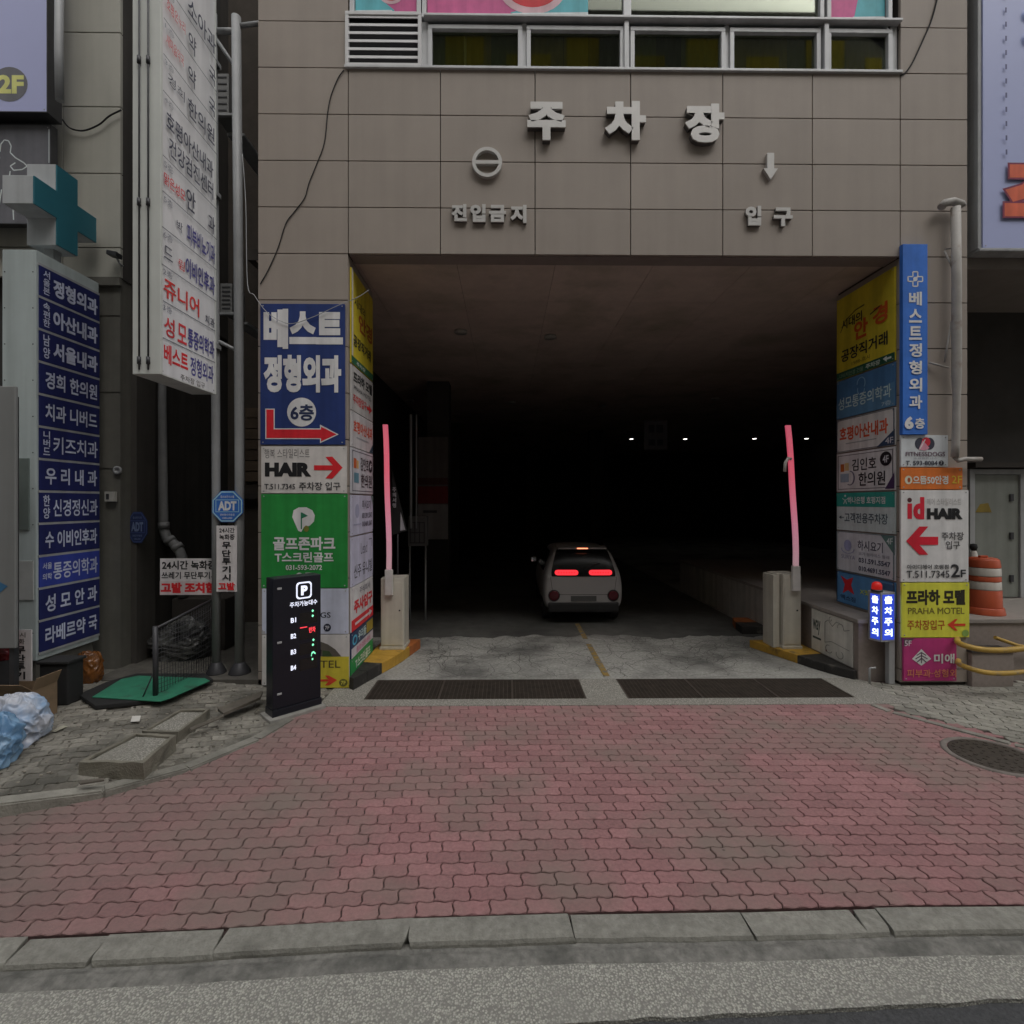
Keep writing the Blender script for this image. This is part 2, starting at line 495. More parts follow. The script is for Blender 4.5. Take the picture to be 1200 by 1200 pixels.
# interlocking paving blocks with wavy sides
BL, BW, AMP = 0.226, 0.113, 0.0085
def in_poly(x, y, P):
    c = False
    for (x0, y0), (x1, y1) in zip(P, P[1:] + P[:1]):
        if (y0 > y) != (y1 > y) and x < (x1 - x0) * (y - y0) / (y1 - y0) + x0: c = not c
    return c
def wave(t): return 0.0068 * math.sin(4 * math.pi * t + 0.6)
def side(t): return 0.0095 * math.sin(2 * math.pi * t) + 0.004 * (t - 0.5)
def pavers(name, P, mat, warp, zf=lambda x, y: 0.0, jit=0.0018, gap=0.0041, drop=0.0, lim=None, rot=0.0, phase=0.0):
    mb = MB().m(mat)
    xs = [p[0] for p in P]; ys = [p[1] for p in P]
    cx0, cy0 = sum(xs) / len(xs), sum(ys) / len(ys)
    ca, sa = math.cos(rot), math.sin(rot)
    ext = max(max(xs) - min(xs), max(ys) - min(ys))
    if rot == 0:
        r0, r1 = int(min(ys) / BW) - 4, int(max(ys) / BW) + 4
        q0, q1 = int(min(xs) / BL) - 2, int(max(xs) / BL) + 2
    else:
        r0, r1 = int((cy0 - ext) / BW), int((cy0 + ext) / BW)
        q0, q1 = int((cx0 - ext) / BL), int((cx0 + ext) / BL)
    for r in range(r0, r1):
        off = 0.5 * (r % 2) + 0.06 * math.sin(r * 1.7)
        for q in range(q0, q1):
            X0 = (q + off) * BL; Y0 = r * BW + phase
            def tr(x, y):
                if rot: x, y = cx0 + (x - cx0) * ca - (y - cy0) * sa, cy0 + (x - cx0) * sa + (y - cy0) * ca
                return x, warp(x, y)
            mx, my = tr(X0 + BL / 2, Y0 + BW / 2)
            if not in_poly(mx, my, P) or random.random() < drop: continue
            ring = []
            for i in range(11):
                t = i / 10; ring.append((X0 + BL * t, Y0 + wave((X0 + BL * t) / BL), 1))
            for i in range(1, 4):
                t = i / 4; ring.append((X0 + BL + side(t), Y0 + BW * t + wave((X0 + BL) / BL), 1))
            for i in range(11):
                t = 1 - i / 10; ring.append((X0 + BL * t, Y0 + BW + wave((X0 + BL * t) / BL), 1))
            for i in range(1, 4):
                t = 1 - i / 4; ring.append((X0 + side(t), Y0 + BW * t + wave(X0 / BL), 1))
            mxx = X0 + BL / 2; myy = Y0 + BW / 2 + 0
            dz = random.uniform(-jit, jit); tx, ty = random.uniform(-jit, jit) * 8, random.uniform(-jit, jit) * 10
            lv = []
            for ins, zz in ((gap, -0.03), (gap, -0.0045), (gap + 0.0045, 0.0)):
                vs = []
                for (x, y, _) in ring:
                    kx = 1 - 2 * ins / BL; ky = 1 - 2 * ins / BW
                    xx = mxx + (x - mxx) * kx; yy = myy + (y - myy) * ky
                    wx, wy = tr(xx, yy)
                    if lim: wx, wy = lim(wx, wy)
                    vs.append(mb.bm.verts.new((wx, wy, zf(wx, wy) + zz + dz + (xx - mxx) * tx + (yy - myy) * ty)))
                lv.append(vs)
            n = len(ring)
            for a, b in zip(lv, lv[1:]):
                for i in range(n): mb.bm.faces.new((a[i], a[(i + 1) % n], b[(i + 1) % n], b[i]))
            mb.bm.faces.new(lv[2])
    return st(mb.build(name))

LB = [(-9, 3.93), (-4.07, 4.07), (-3.4, 4.36), (-2.94, 4.78), (-2.57, 5.4), (-2.42, 5.9), (-2.25, 6.27)]     # where the grey pavement ends and the red paving begins
RB = [(4.55, 6.27), (4.62, 6.06), (5.25, 5.25), (6.2, 4.3), (9, 2.9)]
def warp_red(x, y):
    k = max(0, min(1, (6.3 - y) / 3.2))
    return y + (kerb_y(x) - kerb_y(0.6)) * k
red_poly = [(-9, 2.6)] + [(x - 0.05, y + 0.10) for x, y in LB] + [(x + 0.06, y + 0.07) for x, y in RB] + [(9, 2.6)]
def lim_red(x, y): return x, min(6.285, max(y, kerb_y(x) + 0.004))
redmat = pm('paver_red', (0.345, 0.178, 0.178), 0.85, 0, 0.26, 38.0, 0.5, 170, island=0.15, stain=((0.262, 0.195, 0.170), 0.85, 0.44, 0.66))
def wear(mt):
    """trodden-in dirt: grey-brown film thick towards the old pavement, smudges and dark gum spots"""
    nt = mt.node_tree; b = nt.nodes['Principled BSDF']; L = nt.links.new; N = nt.nodes.new
    src = b.inputs['Base Color'].links[0].from_socket
    geo = N('ShaderNodeNewGeometry'); sp = N('ShaderNodeSeparateXYZ'); L(geo.outputs['Position'], sp.inputs[0])
    n = N('ShaderNodeTexNoise'); n.inputs['Scale'].default_value = 1.1; n.inputs['Detail'].default_value = 7; n.inputs['Roughness'].default_value = 0.62; L(geo.outputs['Position'], n.inputs['Vector'])
    r = N('ShaderNodeMapRange'); r.inputs['From Min'].default_value = -0.6; r.inputs['From Max'].default_value = -4.2; r.inputs['To Min'].default_value = -0.52; r.inputs['To Max'].default_value = 0.12; L(sp.outputs['X'], r.inputs['Value'])
    a = N('ShaderNodeMath'); a.operation = 'ADD'; L(n.outputs['Fac'], a.inputs[0]); L(r.outputs[0], a.inputs[1])
    k = N('ShaderNodeMapRange'); k.inputs['From Min'].default_value = 0.1; k.inputs['From Max'].default_value = 0.6; k.inputs['To Max'].default_value = 0.85; L(a.outputs[0], k.inputs['Value'])
    m1 = N('ShaderNodeMix'); m1.data_type = 'RGBA'; L(k.outputs[0], m1.inputs['Factor']); L(src, m1.inputs['A']); m1.inputs['B'].default_value = (0.19, 0.155, 0.135, 1)
    v = N('ShaderNodeTexVoronoi'); v.inputs['Scale'].default_value = 1.7; L(geo.outputs['Position'], v.inputs['Vector'])
    g = N('ShaderNodeMapRange'); g.inputs['From Min'].default_value = 0.030; g.inputs['From Max'].default_value = 0.018; g.inputs['To Max'].default_value = 0.7; L(v.outputs['Distance'], g.inputs['Value'])
    m2 = N('ShaderNodeMix'); m2.data_type = 'RGBA'; L(g.outputs[0], m2.inputs['Factor']); L(m1.outputs['Result'], m2.inputs['A']); m2.inputs['B'].default_value = (0.06, 0.045, 0.042, 1)
    n3 = N('ShaderNodeTexNoise'); n3.inputs['Scale'].default_value = 3.5; n3.inputs['Detail'].default_value = 9; n3.inputs['Roughness'].default_value = 0.7; L(geo.outputs['Position'], n3.inputs['Vector'])
    g3 = N('ShaderNodeMapRange'); g3.inputs['From Min'].default_value = 0.56; g3.inputs['From Max'].default_value = 0.74; g3.inputs['To Max'].default_value = 0.55; L(n3.outputs['Fac'], g3.inputs['Value'])
    m3 = N('ShaderNodeMix'); m3.data_type = 'RGBA'; L(g3.outputs[0], m3.inputs['Factor']); L(m2.outputs['Result'], m3.inputs['A']); m3.inputs['B'].default_value = (0.17, 0.115, 0.108, 1)
    L(m3.outputs['Result'], b.inputs['Base Color'])
wear(redmat)
pavers('red_paving', red_poly, redmat, warp_red, lim=lim_red, phase=(kerb_y(0.6) + 0.010) % BW)
sheet('paving_bed', [(x_ * 0.5, kerb_y(x_ * 0.5) - 0.03) for x_ in range(-26, 27)] + [(13, 6.3), (-13, 6.3)], -0.017, dirt, 0.2)

def zL(x, y):                          # the old pavement rises a little towards the neighbouring building
    return 0.11 * max(0, min(1, (-2.7 - x) / 1.5))
def same(x, y): return y
greymat = pm('paver_grey', (0.25, 0.235, 0.20), 0.88, 0, 0.4, 18, 0.8, 90, island=0.22, stain=((0.10, 0.095, 0.08), 1.6, 0.45, 0.68))
gp = [(-9, 4.06), (-4.07, 4.22), (-3.5, 4.45), (-3.06, 4.85), (-2.7, 5.45), (-2.5, 5.95), (-2.3, 6.9), (-3.5, 6.9), (-5.6, 7.3), (-9, 7.3)]
pavers('grey_pavement', gp, greymat, same, zf=zL, jit=0.005, gap=0.005, drop=0.06, rot=0.35)
bed = MB().m(pm('old_mortar', (0.135, 0.125, 0.105), 0.95, 0, 0.4, 9, 1.0, 45, stain=((0.20, 0.19, 0.16), 2.5, 0.5, 0.7)))
cut = [(-9, 4.0), (-4.07, 4.15), (-3.45, 4.4), (-3.0, 4.82), (-2.62, 5.42), (-2.45, 5.95), (-2.28, 6.9)]
vs = [[bed.bm.verts.new((x, y, zL(x, y) - 0.008)), bed.bm.verts.new((x, 9.0, zL(x, 9) - 0.008)), bed.bm.verts.new((x, y, -0.3))] for x, y in
      [(cut[i][0] + (cut[i + 1][0] - cut[i][0]) * k / 6, cut[i][1] + (cut[i + 1][1] - cut[i][1]) * k / 6) for i in range(6) for k in range(6)] + [cut[-1]]]
for a, b in zip(vs, vs[1:]):
    bed.bm.faces.new((a[0], b[0], b[1], a[1])); bed.bm.faces.new((a[0], a[2], b[2], b[0]))
st(bed.build('pavement_bed'))
# broken concrete edging along the old pavement
eg = MB().m(pm('edging_concrete', (0.27, 0.26, 0.225), 0.9, 0, 0.25, 8, 0.8, 60, island=0.12, stain=((0.14, 0.135, 0.115), 2.5, 0.48, 0.7)))
pts = [Vector((x, y, 0)) for x, y in LB[:-1]]
def edging(mb, pts, w, zf, top, seg=0.8):
    for a, b in zip(pts, pts[1:]):
        d = b - a; n = max(1, round(d.length / seg))
        for i in range(n):
            p, q = a + d * (i / n + 0.004), a + d * ((i + 1) / n - 0.004)
            nn = Vector((-d.y, d.x, 0)).normalized() * w
            z0, z1 = zf(p.x, p.y) + top + random.uniform(-0.006, 0.006), zf(q.x, q.y) + top + random.uniform(-0.006, 0.006)
            t = bmesh.new()
            vs = [t.verts.new(v) for v in (p + Vector((0, 0, -0.15)), q + Vector((0, 0, -0.15)), q + nn + Vector((0, 0, -0.15)), p + nn + Vector((0, 0, -0.15)),
                                            p + Vector((0, 0, z0)), q + Vector((0, 0, z1)), q + nn + Vector((0, 0, z1)), p + nn + Vector((0, 0, z0)))]
            for f in ((0, 1, 2, 3), (4, 5, 6, 7), (0, 1, 5, 4), (1, 2, 6, 5), (2, 3, 7, 6), (3, 0, 4, 7)): t.faces.new([vs[k] for k in f])
            bmesh.ops.recalc_face_normals(t, faces=t.faces)
            bmesh.ops.bevel(t, geom=t.edges[:], offset=0.012, segments=2, affect='EDGES')
            mb.merge(t)
edging(eg, pts, 0.14, zL, 0.010)
edging(eg, [Vector((x, y, 0)) for x, y in RB], -0.10, lambda x, y: 0, 0.008, 1.0)
st(eg.build('pavement_edging'))
gp2 = [(4.62, 6.3), (4.75, 6.06), (5.36, 5.3), (6.3, 4.4), (9.1, 3.0), (13, 3.1), (13, 7.06), (4.62, 7.06)]
pale = pm('paver_pale_grey', (0.29, 0.28, 0.24), 0.88, 0, 0.35, 18, 0.5, 90, island=0.16, stain=((0.13, 0.125, 0.105), 1.2, 0.5, 0.72))
pavers('pale_pavement', gp2, pale, same, jit=0.003, gap=0.004, rot=-0.5)
sheet('pale_pavement_bed', [(4.5, 6.3), (14, 6.3), (14, 7.3), (4.5, 7.3)], -0.016, dirt, 0.2)

# concrete apron with two drains let into it, garage floor behind
GY0, GY1 = 6.475, 7.20
GA = (onZ(426, 820).x, onZ(688, 820).x); GB = (onZ(735, 818).x, onZ(1006, 818).x - 0.03)
ap = MB().m(conc_pebble)
def slab(x0, x1, y0, y1): ap.box((x0, y0, -0.3), (x1, y1, 0.006))
slab(-2.3, 4.97, 6.27, GY0); slab(-2.3, GA[0], GY0, GY1); slab(GA[1], GB[0], GY0, GY1); slab(GB[1], 4.97, GY0, GY1)
st(ap.build('concrete_apron'))
fl = MB().m(pm('garage_floor', (0.35, 0.345, 0.315), 0.88, 0, 0.4, 26, 0.8, 60, stain=((0.11, 0.108, 0.10), 0.9, 0.45, 0.7)))
fl.prism([(-3.6, GY1, 0.0), (17, GY1, 0.0), (17, 36, 0.0), (-3.6, 36, 0.0)], (0, 0, -0.28))
st(fl.build('garage_floor'))
fl = MB().m(pm('shade_dark_floor', (0.11, 0.107, 0.098), 0.85, 0, 0.25, 5, 0.4, 50, stain=((0.055, 0.054, 0.05), 0.8, 0.45, 0.7)))  # darker sheet painted in for the garage's shade, with a ragged front edge
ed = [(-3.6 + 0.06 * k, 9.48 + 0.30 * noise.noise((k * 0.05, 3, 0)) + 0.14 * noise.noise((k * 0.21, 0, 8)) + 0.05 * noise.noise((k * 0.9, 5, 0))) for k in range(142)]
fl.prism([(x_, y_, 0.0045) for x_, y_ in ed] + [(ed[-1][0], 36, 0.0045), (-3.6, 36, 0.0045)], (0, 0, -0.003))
st(fl.build('inner_floor_shade'))
# cracks that run through the old concrete
ck = MB().m(pm('crack_dark', (0.075, 0.072, 0.065), 0.95))
def crack(x, y, a, n, depth=0):
    w = random.uniform(0.003, 0.0075)
    for i in range(n):
        L = random.uniform(0.05, 0.14); a += random.uniform(-0.75, 0.75)
        x2, y2 = x + math.cos(a) * L, y + math.sin(a) * L * 0.9
        if not (-1.5 < x2 < 4.3 and 7.27 < y2 < 10.4): break
        nx, ny = -math.sin(a) * w / 2, math.cos(a) * w / 2
        ck.face([(x + nx, y + ny, 0.003), (x2 + nx, y2 + ny, 0.003), (x2 - nx, y2 - ny, 0.003), (x - nx, y - ny, 0.003)])
        if depth < 2 and random.random() < 0.22: crack(x2, y2, a + random.choice((-1.3, 1.3)), n - i, depth + 1)
        x, y = x2, y2
for i in range(34): crack(random.uniform(-1.4, 4.2), random.uniform(7.3, 9.2), random.uniform(0, 6.28), 16)
crack(-1.4, 8.45, 0.0, 60)
o = st(ck.build('floor_cracks'))
ln = MB().m(pm('lane_paint_worn', (0.30, 0.20, 0.055), 0.8, 0, 0.3, 20, 0.3, 60, stain=((0.17, 0.16, 0.14), 9, 0.48, 0.58)))
a, b = onZ(711, 793), onZ(676, 731)
for t0, t1 in ((0.0, 0.52), (0.62, 1.0)):
    p, q = a.lerp(b, t0), a.lerp(b, t1)
    ln.face([(p.x - 0.045, p.y, 0.0085), (p.x + 0.045, p.y, 0.0085), (q.x + 0.045, q.y, 0.0085), (q.x - 0.045, q.y, 0.0085)])
st(ln.build('lane_marking'))
# terrace beside the ramp
te = MB().m(stone_dark)
XT = 4.94
te.box((XT, 7.12, -0.3), (17, 8.70, 0.80))
te.m(pm('ramp_wall_render', (0.52, 0.495, 0.45), 0.85, 0, 0.15, 4, 0.2, 40, streak=0.3))
te.box((XT, 8.705, -0.3), (17, 14.5, 0.80))
te.m(pm('terrace_coping', (0.30, 0.27, 0.245), 0.55, 0, 0.15, 10, 0.08, 90))
te.box((XT - 0.03, 7.09, 0.80), (17, 14.5, 0.855), 0.006)
st(te.build('terrace'))
sheet('terrace_ground', [(6.4, 7.02), (16, 7.02), (16, 7.1), (6.4, 7.1)], -0.012, dirt, 0.1)
# far pavement across the street
fp = MB().m(greymat); fp.box((-60, -11.5, -0.3), (60, -7, 0.06)); st(fp.build('far_pavement'))

# drains
gmat = pm('rusty_grate_iron', (0.075, 0.06, 0.048), 0.75, 0.3, 0.3, 8)
pit = pm('drain_pit', (0.02, 0.018, 0.016), 0.95)
for (x0, x1), lab in ((GA, 'long steel drain grate in the apron in front of the parking counter and green sign'), (GB, 'long steel drain grate in the apron near the lit blue warning post')):
    t = thing('drain_grate', lab, 'drain grate', ((x0 + x1) / 2, (GY0 + GY1) / 2, -0.05), 'drain grates across the garage entrance')
    f = MB().m(gmat)
    for k in range(22):
        y = GY0 + 0.03 + (GY1 - GY0 - 0.06) * k / 21
        f.box((x0 + 0.02, y - 0.004, -0.035), (x1 - 0.02, y + 0.004, -0.002))
    n = int((x1 - x0) / 0.055)
    for k in range(n + 1):
        xx = x0 + 0.03 + (x1 - x0 - 0.06) * k / n
        f.box((xx - 0.004, GY0 + 0.02, -0.037), (xx + 0.004, GY1 - 0.02, -0.006))
    f.build('bars', t)
    f = MB().m(gmat)
    f.box((x0 + 0.001, GY0 + 0.001, -0.05), (x1 - 0.001, GY0 + 0.022, 0.003)); f.box((x0 + 0.001, GY1 - 0.022, -0.05), (x1 - 0.001, GY1 - 0.001, 0.003))
    f.box((x0 + 0.001, GY0 + 0.023, -0.05), (x0 + 0.022, GY1 - 0.023, 0.003)); f.box((x1 - 0.022, GY0 + 0.023, -0.05), (x1 - 0.001, GY1 - 0.023, 0.003))
    xm = (x0 + x1) / 2
    for q in (1 / 3, 2 / 3):
        xm = x0 + (x1 - x0) * q; f.box((xm - 0.012, GY0 + 0.023, -0.05), (xm + 0.012, GY1 - 0.023, 0.0025))
    f.build('frame', t)
    f = MB().m(pit); f.box((x0 + 0.002, GY0 + 0.002, -0.30), (x1 - 0.002, GY1 - 0.002, -0.22)); f.build('pit', t)

# drain inlet at the end of the old pavement
a_, b_ = onZ(-60, 985, 0.0), onZ(44, 961, 0.0)
t = thing('storm_drain', 'dark drain inlet with iron bars where the old pavement edge meets the red paving', 'drain', ((a_.x + b_.x) / 2, (a_.y + b_.y) / 2, 0))
f = MB().m(gmat)
for k in range(7):
    y = 3.83 + 0.03 * k; f.box((-4.75, y, -0.004), (-4.08, y + 0.010, 0.012))
f.box((-4.76, 3.81, -0.004), (-4.75, 4.03, 0.014)); f.box((-4.079, 3.81, -0.004), (-4.06, 4.03, 0.014))
f.build('bars', t)
f = MB().m(pit); f.box((-4.75, 3.82, -0.003), (-4.08, 4.025, 0.0035)); f.build('pit', t)

# manhole cover
c = onZ(1164, 886)
mh = thing('manhole_cover', 'round cast iron manhole cover with a worn relief, set in red paving', 'manhole cover', (c.x, c.y, 0))
f = MB().m(pm('cast_iron', (0.085, 0.072, 0.06), 0.6, 0.5, 0.3, 20, 0.4, 60))
f.lathe((c.x, c.y, 0), [(0.345, -0.03), (0.345, 0.006), (0.335, 0.009), (0.0, 0.009)], 48)
for rr, n, s in ((0.30, 26, 0.022), (0.235, 18, 0.026), (0.165, 12, 0.024), (0.09, 7, 0.02)):
    for k in range(n):
        a = 2 * math.pi * k / n + rr * 9
        p = Vector((c.x + rr * math.cos(a), c.y + rr * math.sin(a), 0.0))
        u = Vector((math.cos(a + 0.5 * (k % 2)), math.sin(a + 0.5 * (k % 2)), 0)) * s
        v = Vector((-u.y, u.x, 0)) * 1.25
        f.obox(p - u * 0.5 - v * 0.5, u, v, (0, 0, 0.015), 0.002)
f.build('lid', mh)
f = MB().m(pm('manhole_ring', (0.20, 0.175, 0.155), 0.85, 0, 0.25, 9, 0.6, 60))
f.lathe((c.x, c.y, 0), [(0.352, -0.04), (0.352, 0.010), (0.395, 0.010), (0.405, 0.004), (0.405, -0.04)], 48)
f.build('collar', mh)
# ================================================================ THE PARKING BUILDING
X0, X1 = onY(302, 190, YF).x, onY(1134, 190, YF).x
XL, XR = onY(408, 500, YF).x, onY(1055, 500, YF).x
ZT = 5.83                              # soffit of the opening
ROW = 0.6235
pb = thing('parking_building', 'tan stone office building whose ground floor is an open car park entrance', 'building', ((X0 + X1) / 2, YF, 0))
cl = MB().m(stone)
jx = [X0] + [onY(px, 190, YF).x for px in (404, 516, 627, 739, 847, 952, 1059)] + [X1]
jx[1] = (XL + jx[1]) / 2; jx[7] = (XR + jx[7]) / 2
jx[1] = XL + 0.0; jx[7] = XR + 0.0
G = 0.006
def panel(a, b, z0, z1): cl.box((a + G, YF, z0 + G), (b - G, YF + 0.045, z1 - G), 0.004)
zrows = [ZT + ROW * i for i in range(-9, 15)]
zrows = [z for z in zrows if z > 0.05]
WZ0, WZ1 = ZT + ROW * 4 + 0.0, ZT + ROW * 9
for i in range(8):
    for z0, z1 in zip([0.04] + zrows, zrows):
        if i not in (0, 7) and (z0 < ZT - 0.01 or (z0 > WZ0 - 0.01 and z1 < WZ1 + 0.01)): continue
        panel(jx[i], jx[i + 1], z0, z1)
# reveals of the opening and the soffit strip
for i, (z0, z1) in enumerate(zip([0.04] + zrows, zrows)):
    if z1 > ZT + 0.01: break
    cl.box((XL - 0.05, YF + 0.052, z0 + G), (XL - 0.004, 8.14, z1 - G), 0.003)
    cl.box((XR + 0.004, YF + 0.052, z0 + G), (XR + 0.05, 8.24, z1 - G), 0.003)
cl.build('stone_cladding', pb)
w = MB().m(joint)
w.box((X0 + 0.01, YF + 0.03, 0), (XL - 0.03, 8.14, ZT + 0.1)); w.box((XR + 0.03, YF + 0.03, 0), (X1 - 0.01, 8.24, ZT + 0.1))
w.box((X0 + 0.01, YF + 0.03, ZT + 0.10), (X1 - 0.01, YF + 0.3, WZ0)); w.box((X0 + 0.01, YF + 0.03, WZ1), (X1 - 0.01, YF + 0.3, 14.5))
w.box((X0 + 0.01, YF + 0.03, WZ0), (jx[1] - 0.01, YF + 0.3, WZ1)); w.box((jx[7] + 0.01, YF + 0.03, WZ0), (X1 - 0.01, YF + 0.3, WZ1))
w.build('wall_core', pb)
w = MB().m(pm('soffit_stone', (0.27, 0.23, 0.205), 0.65, 0, 0.12, 4, 0.05, 60))
w.box((XL + 0.002, YF + 0.05, ZT), (XR - 0.002, YF + 0.30, ZT + 0.09))
w.build('soffit', pb)
# interior: ceiling panels, walls, roof
w = MB().m(pm('ceiling_panel', (0.56, 0.47, 0.40), 0.8, 0, 0.12, 3, 0, island=0.05, stain=((0.36, 0.32, 0.24), 0.9, 0.5, 0.75)))
y = YF + 0.312
while y < 35:
    x = -3.5
    while x < 17:
        w.box((x + 0.003, y + 0.003, ZT + 0.035), (x + 1.397, y + 1.377, ZT + 0.05)); x += 1.4
    y += 1.38
w.m(joint); w.box((-3.62, YF + 0.305, ZT + 0.052), (17.2, 36.2, ZT + 0.2))
w.build('ceiling', pb)
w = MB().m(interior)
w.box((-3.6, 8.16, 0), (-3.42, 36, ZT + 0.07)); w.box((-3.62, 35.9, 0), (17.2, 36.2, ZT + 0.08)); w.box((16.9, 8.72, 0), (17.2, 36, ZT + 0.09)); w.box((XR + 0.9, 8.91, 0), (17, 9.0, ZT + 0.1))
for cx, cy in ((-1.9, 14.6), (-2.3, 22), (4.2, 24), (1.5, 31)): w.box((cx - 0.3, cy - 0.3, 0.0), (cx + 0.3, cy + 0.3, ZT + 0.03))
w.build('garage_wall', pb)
w = MB().m(joint); w.box((X0 + 0.02, YF + 0.31, ZT + 0.25), (X0 + 0.2, 36, 14.5)); w.box((X1 - 0.2, YF + 0.31, ZT + 0.25), (X1 - 0.02, 36, 14.5)); w.box((X0, YF + 0.3, 14.5), (X1, 36, 14.7))
w.box((X0 + 0.2, YF + 2.6, 6.2), (X1 - 0.2, YF + 2.8, 14.5)); w.build('upper_storey', pb)
# ceiling downlights, four of them lit
fix = pm('lamp_housing', (0.2, 0.2, 0.2), 0.5)
lit = em('lit_lamp', (1.0, 0.97, 0.9), 4.5)
for px, py in ((740, 513), (803, 513), (884, 512.5), (945, 512.5)):
    p = onZ(px, py, ZT + 0.02)
    t = thing('ceiling_lamp', 'small lit ceiling lamp deep inside the dark garage', 'lamp', (p.x, p.y, ZT + 0.03), 'lit lamps on the garage ceiling')
    m = MB().m(fix); m.lathe((p.x, p.y, ZT - 0.05), [(0.13, 0.08), (0.15, 0.0), (0.12, 0.0), (0.11, 0.02)], 16); m.build('housing', t)
    m = MB().m(lit); m.lathe((p.x, p.y, ZT - 0.07), [(0.0, 0.0), (0.085, 0.01), (0.095, 0.03)], 16); m.build('bulb', t)
for px, py in ((540, 388), (645, 394), (480, 469), (600, 471), (838, 467), (706, 475)):
    p = onZ(px, py, ZT + 0.02)
    t = thing('ceiling_lamp', 'unlit flush lamp on the brown garage ceiling', 'lamp', (p.x, p.y, ZT + 0.03), 'unlit lamps on the garage ceiling')
    m = MB().m(pm('pale_fitting', (0.4, 0.4, 0.36), 0.4)); m.lathe((p.x, p.y, ZT - 0.02), [(0.12, 0.05), (0.13, 0.0), (0.0, 0.0)], 16); m.build('housing', t)

# window band above the entrance
wf = MB().m(alu)
glass = bpy.data.materials.new('window_glass'); glass.use_nodes = True
_n = glass.node_tree; _n.nodes.remove(_n.nodes['Principled BSDF'])
_t = _n.nodes.new('ShaderNodeBsdfTransparent'); _t.inputs[0].default_value = (0.86, 0.90, 0.80, 1)
_g = _n.nodes.new('ShaderNodeBsdfGlossy'); _g.inputs['Roughness'].default_value = 0.02
_f = _n.nodes.new('ShaderNodeFresnel'); _f.inputs[0].default_value = 1.32
_m = _n.nodes.new('ShaderNodeMixShader'); _n.links.new(_f.outputs[0], _m.inputs[0]); _n.links.new(_t.outputs[0], _m.inputs[1]); _n.links.new(_g.outputs[0], _m.inputs[2])
_n.links.new(_m.outputs[0], _n.nodes['Material Output'].inputs[0])
MATS['window_glass'] = glass
mirror_dark = pm('dark_shop_glass', (0.02, 0.022, 0.02), 0.05)
def fz(py): return EYE - (py - 588) * YF / 600
def fx(px, py=60): return onY(px, py, YF).x
za, zb, zc, zd = fz(84), fz(33), fz(20), WZ1
panes_low = [(506, 607), (622, 727), (744, 846), (861, 958), (975, 1042)]
panes_up = [(414, 488), (499, 731), (740, 962), (975, 1042)]
win = []
def window(x0, x1, z0, z1, deep=0.05):
    f = MB().m(alu)
    wd = 0.055
    f.box((x0 - wd, YF + 0.012, z0 - wd), (x1 + wd, YF + 0.11, z0), 0.004); f.box((x0 - wd, YF + 0.012, z1), (x1 + wd, YF + 0.11, z1 + wd), 0.004)
    f.box((x0 - wd, YF + 0.013, z0 + 0.001), (x0, YF + 0.109, z1 - 0.001), 0.004); f.box((x1, YF + 0.013, z0 + 0.001), (x1 + wd, YF + 0.109, z1 - 0.001), 0.004)
    o = f.build('window', pb)
    g = MB().m(glass); g.box((x0, YF + 0.07, z0), (x1, YF + 0.076, z1)); g.build('pane', o)
    if z1 < 9.5:                       # a curtain close behind each low pane
        g = MB()
        x = x0 - 0.04
        while x < x1 + 0.04:
            wd_ = random.choice((0.035, 0.34, 0.42, 0.5)); r_ = random.random()
            g.m(curt[0] if wd_ < 0.2 else curt[1] if r_ < 0.45 else curt[2] if r_ < 0.8 else curt[3])
            xe = min(x + wd_, x1 + 0.05)
            n_ = max(2, int((xe - x) / 0.05))
            for k_ in range(n_):
                xa_, xb_ = x + (xe - x) * k_ / n_, x + (xe - x) * (k_ + 1) / n_
                g.face([(xa_, YF + 0.16 + 0.02 * (k_ % 2), z0 - 0.1), (xb_, YF + 0.16 + 0.02 * ((k_ + 1) % 2), z0 - 0.1), (xb_, YF + 0.16 + 0.02 * ((k_ + 1) % 2), z1 + 0.1), (xa_, YF + 0.16 + 0.02 * (k_ % 2), z1 + 0.1)])
            x = xe + 0.002
        g.build('curtain', o)
    return o
curt = [pm('curtain_pale', (0.55, 0.55, 0.36), 0.8), pm('curtain_olive', (0.25, 0.215, 0.05), 0.8), pm('curtain_green', (0.13, 0.15, 0.065), 0.8), pm('curtain_dark', (0.05, 0.06, 0.045), 0.8)]
for a, b in panes_low: window(fx(a), fx(b), za + 0.05, zb)
for a, b in panes_up: window(fx(a), fx(b), zc + 0.06, 11.2)
# mullion backing and ledge between the two rows
w = MB().m(alu)
for pa_, pb__ in zip([None] + panes_low, panes_low + [None]):
    xa_ = jx[1] + 0.004 if pa_ is None else fx(pa_[1]) + 0.056; xb_ = jx[7] - 0.004 if pb__ is None else fx(pb__[0]) - 0.056
    w.box((xa_, YF + 0.05, WZ0 + 0.023), (xb_, YF + 0.12, zc - 0.031))
w.box((jx[1] + 0.004, YF + 0.112, zb + 0.056), (jx[7] - 0.004, YF + 0.16, zc + 0.004))
w.box((jx[1] + 0.004, YF + 0.112, WZ0 + 0.003), (jx[7] - 0.004, YF + 0.16, za - 0.006))
w.box((fx(497), YF - 0.05, zc - 0.03), (fx(1055), YF + 0.05, zc + 0.002), 0.006)
w.box((fx(404), YF - 0.035, WZ0 - 0.012), (fx(1056), YF + 0.06, WZ0 + 0.022), 0.005)
for px in (734, 968): w.box((fx(px) - 0.03, YF - 0.02, WZ0 + 0.03), (fx(px) + 0.03, YF + 0.118, zc - 0.035), 0.004)
w.build('window_surround', pb)
